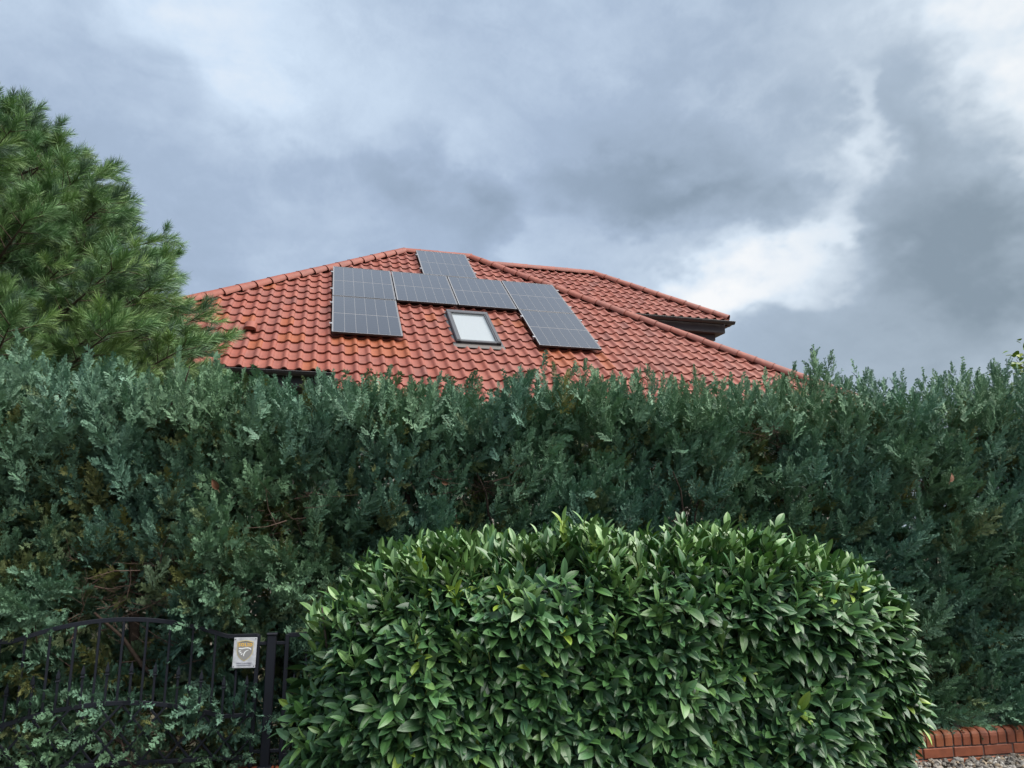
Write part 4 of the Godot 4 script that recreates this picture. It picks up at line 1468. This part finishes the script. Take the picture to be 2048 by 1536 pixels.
	for i in leaves.size():
		var x: Transform3D = h.transform * leaves[i][0]
		var s := seen_at(x * Vector3(0, 0.5, 0))
		if s.x < 0 or s.x > 2048 or s.y > 1530: continue
		var key := int(s.x / 22.0) * 1000 + int(s.y / 22.0)
		if not best.has(key) or best[key][1] > s.z: best[key] = [i, s.z]
	var front := best.values()
	front.sort_custom(func(a, b): return leaves[a[0]][0].basis.y.length() / a[1] > leaves[b[0]][0].basis.y.length() / b[1])
	var single := {}
	for i in mini(300, front.size()): single[front[i][0]] = true
	var lm := mat(Color.WHITE, 0.42, 0.5)
	lm.vertex_color_use_as_albedo = true
	lm.backlight_enabled = true
	lm.backlight = Color(0.25, 0.30, 0.10)
	# the single leaves come in twelve tones
	var tones := {}
	var xf := []
	var cs := []
	for k in meshes.size():
		xf.append([]); cs.append([])
	for i in leaves.size():
		var e: Array = leaves[i]
		if single.has(i):
			var c: Color = e[2]
			var q := "%d_%d" % [int(log(c.g) * 5.0), int(c.r / c.g * 9.0)]
			if not tones.has(q):
				var m: StandardMaterial3D = lm.duplicate()
				m.albedo_color = c.linear_to_srgb()
				tones[q] = m
			part(h, "leaf", meshes[e[1]], tones[q], e[0])
		else:
			xf[e[1]].append(e[0]); cs[e[1]].append(e[2])
	for k in meshes.size():
		many(h, "foliage", meshes[k], lm, xf[k], cs[k])
	var mb := MB.new()
	mb.tube([Vector3.ZERO, Vector3(0, 0.5, 0), Vector3(0, 1, 0)], [1.0, 0.8, 0.4], 5)
	many(h, "young_stems", mb.commit(), mat(lin(0.20, 0.24, 0.06), 0.6), stems)
	# woody stems from the ground
	var bark := mat(lin(0.09, 0.075, 0.055), 0.9)
	for i in 26:
		var b := MB.new()
		var p := Vector3(rr(-1.5, 1.5), -0.03, rr(-0.22, 0.22))
		var q := Vector3(p.x * 1.15 + rr(-0.15, 0.15), rr(0.9, 1.3), p.z * 1.5 + rr(-0.1, 0.1))
		b.tube([p, p.lerp(q, 0.4) + Vector3(rr(-0.05, 0.05), 0, rr(-0.05, 0.05)), q], [0.017, 0.012, 0.005], 6)
		part(h, "stem", b.commit(), bark)


# ---------------------------------------------------------------- pine
func pine_tuft(seed_: int) -> ArrayMesh:
	var g := RandomNumberGenerator.new()
	g.seed = seed_
	var mb := MB.new()
	mb.coloured = true
	var twig := Color(1.5, 0.9, 0.75)
	for k in 3:
		var a := TAU * k / 3; var b := TAU * (k + 1) / 3
		mb.tri(Vector3(cos(a) * 0.02, 0, sin(a) * 0.02), Vector3(0, 0.98, 0), Vector3(cos(b) * 0.02, 0, sin(b) * 0.02), twig)
	for i in 96:
		var t := 0.12 + 0.88 * pow(g.randf(), 0.75)
		var ph := g.randf() * TAU
		var r := Vector3(cos(ph), 0, sin(ph))
		var sp := lerpf(0.95, 0.42, t) * g.randf_range(0.75, 1.2)
		var d := (Vector3.UP + r * sp).normalized()
		var l := g.randf_range(0.62, 0.92)
		var p := Vector3(0, t, 0)
		var q := p + d * l * 0.55
		var e := p + d * l + Vector3(r.x * 0.05, -0.05, r.z * 0.05)
		var s := d.cross(Vector3(g.randf_range(-1, 1), g.randf_range(-1, 1), g.randf_range(-1, 1))).normalized() * 0.0105
		var sh := g.randf_range(0.75, 1.25)
		var c := Color(sh, sh, sh)
		mb.tri(p - s * 0.6, q - s, q + s, c)
		mb.tri(p - s * 0.6, q + s, p + s * 0.6, c)
		mb.tri(q - s, e, q + s, c)
	return mb.commit()

func build_pine() -> void:
	var at := Vector3(-6.45, 0, -8.0)
	var h := thing("pine_tree", "long-needled green pine tree rising behind the hedge at the left edge", "tree", at)
	rng.seed = 55
	var meshes := [pine_tuft(1), pine_tuft(2), pine_tuft(3), pine_tuft(4)]
	var bark := mat(lin(0.13, 0.095, 0.075), 0.9)
	bark.albedo_texture = T.soil; bark.uv1_triplanar = true; bark.uv1_scale = Vector3.ONE * 2.0
	bark.heightmap_enabled = true; bark.heightmap_texture = T.grain; bark.heightmap_scale = 1.0
	var mb := MB.new()
	mb.tube([Vector3(0, -0.1, 0), Vector3(0.02, 1.5, 0), Vector3(-0.03, 3.2, 0.02), Vector3(0, 5.0, 0), Vector3(0, 6.5, 0)], [0.17, 0.14, 0.10, 0.055, 0.012], 10)
	part(h, "trunk", mb.commit(), bark)
	var xf := [[], [], [], []]
	var cs := [[], [], [], []]
	var put := func(p: Vector3, d: Vector3, s: float, hue: float) -> void:
		var k := rng.randi() % 4
		var b := dir_basis(d, Vector3(rr(-1, 1), rr(-1, 1), rr(-1, 1)))
		xf[k].append(Transform3D(Basis(b.x * s, b.y * s, b.z * s), p))
		var v := rr(0.8, 1.2)
		var c := Vector3(0.125, 0.235, 0.102).lerp(Vector3(0.195, 0.285, 0.082), hue)
		if rng.randf() < 0.2: c = Vector3(0.110, 0.180, 0.115)
		cs[k].append(Color(c.x * v, c.y * v, c.z * v))
	var reach := func(yt: float) -> float:
		return 3.22 * pow(maxf(0.0, 1.0 - pow(maxf(0.0, (yt - 2.6) / 4.22), 2.1)), 0.9)
	var level := 1.55
	while level < 6.4:
		var n := 12 if level < 5.6 else 8
		var turn := rr(0, TAU)
		for i in n:
			var a := turn + TAU * i / n + rr(-0.2, 0.2)
			var yt := level + rr(-0.14, 0.14)
			var l: float = reach.call(yt) * rr(0.84, 1.06)
			if l < 0.12: l = 0.12
			var o := Vector3(cos(a), 0, sin(a))
			var tip := o * l + Vector3(0, yt, 0)
			var base := Vector3(0, maxf(0.4, yt - 0.34 * l - 0.1), 0)
			var mid := base.lerp(tip, 0.55) + Vector3(rr(-0.08, 0.08), -0.10 * l * 0.5, rr(-0.08, 0.08))
			var lb := MB.new()
			lb.tube([base, mid, tip], [0.012 + 0.011 * l, 0.007 + 0.006 * l, 0.005], 6)
			var side := o.cross(Vector3.UP)
			var cnt := int(7 + l * 7.5)
			for j in cnt:
				var t := 0.32 + 0.68 * (j + rr(0.1, 0.9)) / cnt
				var p := base.lerp(mid, t / 0.55) if t < 0.55 else mid.lerp(tip, (t - 0.55) / 0.45)
				var bl := (0.20 + 0.40 * (1.0 - t) * l * 0.5) * rr(0.7, 1.25)
				var sgn := 1.0 if j % 2 else -1.0
				var d := (o * rr(0.55, 0.9) + side * sgn * rr(0.45, 0.95) + Vector3.UP * rr(-0.05, 0.6)).normalized()
				var q := p + d * bl
				lb.tube([p, q], [0.006, 0.003], 4)
				var hue := clampf(rr(-0.2, 0.65) + 0.25 * (1.0 - smoothstep(2.5, 5.0, yt)), 0.0, 1.0)
				var m := maxi(1, int(bl / 0.13))
				for e in m:
					var u := (e + 1.0) / m
					put.call(p.lerp(q, u) - d * 0.06, (d + Vector3(rr(-0.35, 0.35), rr(-0.1, 0.55), rr(-0.35, 0.35))).normalized(), rr(0.15, 0.205), hue)
					if rng.randf() < 0.95:
						put.call(p.lerp(q, u * 0.8), (d + side * rr(-1.0, 1.0) + Vector3(0, rr(-0.2, 0.7), 0)).normalized(), rr(0.12, 0.17), hue)
			# shoot at the end of the limb
			var de := (tip - mid).normalized()
			for e in 3:
				put.call(tip - de * 0.09 * e, (de + Vector3(rr(-0.2, 0.2), rr(0.0, 0.35), rr(-0.2, 0.2))).normalized(), rr(0.15, 0.2), rr(0, 0.5))
			part(h, "limb", lb.commit(), bark)
		level += 0.165
	for i in 8:
		put.call(Vector3(rr(-0.05, 0.05), 5.95 + i * 0.07, rr(-0.05, 0.05)), Vector3(rr(-0.4, 0.4), 1, rr(-0.4, 0.4)), 0.18, 0.2)
	var m := mat(Color.WHITE, 0.5, 0.45)
	m.vertex_color_use_as_albedo = true
	m.backlight_enabled = true
	m.backlight = Color(0.22, 0.26, 0.1)
	for k in 4:
		many(h, "crown", meshes[k], m, xf[k], cs[k])


# ---------------------------------------------------------------- small broad-leaved tree at the right edge
func build_right_tree() -> void:
	var at := Vector3(7.1, 0, -8.9)
	var h := thing("broadleaf_tree", "yellow-green leafy tree just showing over the hedge at the right edge", "tree", at)
	rng.seed = 91
	var bark := mat(lin(0.12, 0.10, 0.08), 0.9)
	var mb := MB.new()
	mb.tube([Vector3(0, -0.1, 0), Vector3(0.03, 1.2, 0), Vector3(-0.02, 2.4, 0.03), Vector3(0, 4.1, 0)], [0.09, 0.07, 0.05, 0.015], 8)
	part(h, "trunk", mb.commit(), bark)
	mb = MB.new()
	mb.coloured = true
	var out := [Vector2(0, 0), Vector2(0.28, 0.10), Vector2(0.46, 0.36), Vector2(0.40, 0.62), Vector2(0.20, 0.84), Vector2(0, 1.0)]
	for s in [-1.0, 1.0]:
		for i in range(0, out.size() - 1):
			var a: Vector2 = out[i]; var b: Vector2 = out[i + 1]
			mb.tri(Vector3(0, 0.45, 0), Vector3(s * a.x, a.y, absf(a.x) * 0.3), Vector3(s * b.x, b.y, absf(b.x) * 0.3))
	var leaf := mb.commit()
	var xf := []
	var cs := []
	for i in 60:
		var a := rr(0, TAU)
		var e := rr(-0.4, 1.1)
		var c := Vector3(0, 2.95, 0)
		var o := Vector3(cos(a) * cos(e), sin(e) * 0.95, sin(a) * cos(e))
		var r := rr(0.75, 1.18)
		var tip := c + o * r
		var lb := MB.new()
		var base := Vector3(0, 2.0 + 0.9 * rng.randf(), 0)
		lb.tube([base, base.lerp(tip, 0.5) + Vector3(0, -0.08, 0), tip], [0.016, 0.009, 0.003], 5)
		part(h, "limb", lb.commit(), bark)
		for k in 130:
			var t := rr(0.35, 1.04)
			var p := base.lerp(tip, t) + Vector3(rr(-0.22, 0.22), rr(-0.2, 0.2), rr(-0.22, 0.22))
			var s := rr(0.055, 0.095)
			var b := dir_basis(Vector3(rr(-1, 1), rr(-0.8, 0.5), rr(-1, 1)), Vector3(rr(-0.6, 0.6), 1, rr(-0.6, 0.6)))
			xf.append(Transform3D(Basis(b.x * s, b.y * s, b.z * s), p))
			var v := rr(0.7, 1.3)
			cs.append(Color(0.12 * v, 0.19 * v, 0.03 * v) if rng.randf() < 0.8 else Color(0.22 * v, 0.27 * v, 0.04 * v))
	var m := mat(Color.WHITE, 0.5, 0.4)
	m.vertex_color_use_as_albedo = true
	m.backlight_enabled = true
	m.backlight = Color(0.35, 0.4, 0.1)
	many(h, "crown", leaf, m, xf, cs)


# ---------------------------------------------------------------- dry leaves caught in the hedge
func dry_leaf(p: Vector3, turn: Vector3, size: float, label: String) -> void:
	var t := thing("dry_leaf", label, "leaf", FENCE_AT + Basis(Vector3.UP, deg_to_rad(FENCE_YAW)) * p, FENCE_YAW, "dry brown leaves caught in the hedge")
	t.rotation += turn
	var mb := MB.new()
	var n := 6
	var P := func(i: int, s: float) -> Vector3:
		var u := float(i) / n
		return Vector3(s * 0.26 * sin(PI * pow(u, 0.8)), u - 0.5, 0.22 * sin(u * 2.6) + 0.10 * s * s) * size
	for i in n:
		for s in [-1.0, -0.5, 0.0, 0.5]:
			mb.quad(P.call(i, s), P.call(i + 1, s), P.call(i + 1, s + 0.5), P.call(i, s + 0.5))
	part(t, "blade", mb.commit(), mat(lin(0.125, 0.055, 0.026), 0.8))
	mb = MB.new()
	mb.tube([P.call(0, 0.0), P.call(0, 0.0) + Vector3(0.01, -0.25, 0.03) * size], [0.02 * size, 0.012 * size], 5)
	part(t, "stalk", mb.commit(), mat(lin(0.20, 0.11, 0.06), 0.8))


func _ready() -> void:
	rng.seed = 1
	camera_and_light()
	make_materials()
	build_ground()
	build_house()
	build_wall()
	build_fence()
	build_pine()
	build_right_tree()
	build_hedge()
	build_laurel()
	dry_leaf(Vector3(-4.83, 1.905, -0.02), Vector3(0.3, 0.2, 0.5), 0.085, "curled brown dry leaf caught in the left part of the conifer hedge")
	dry_leaf(Vector3(0.51, 2.01, 0.03), Vector3(-0.2, 0.4, -0.6), 0.085, "curled brown dry leaf caught in the right part of the conifer hedge")
	dry_leaf(Vector3(-3.36, 1.93, -0.03), Vector3(0.2, -0.3, 1.2), 0.05, "small brown dry leaf caught in the middle of the conifer hedge")
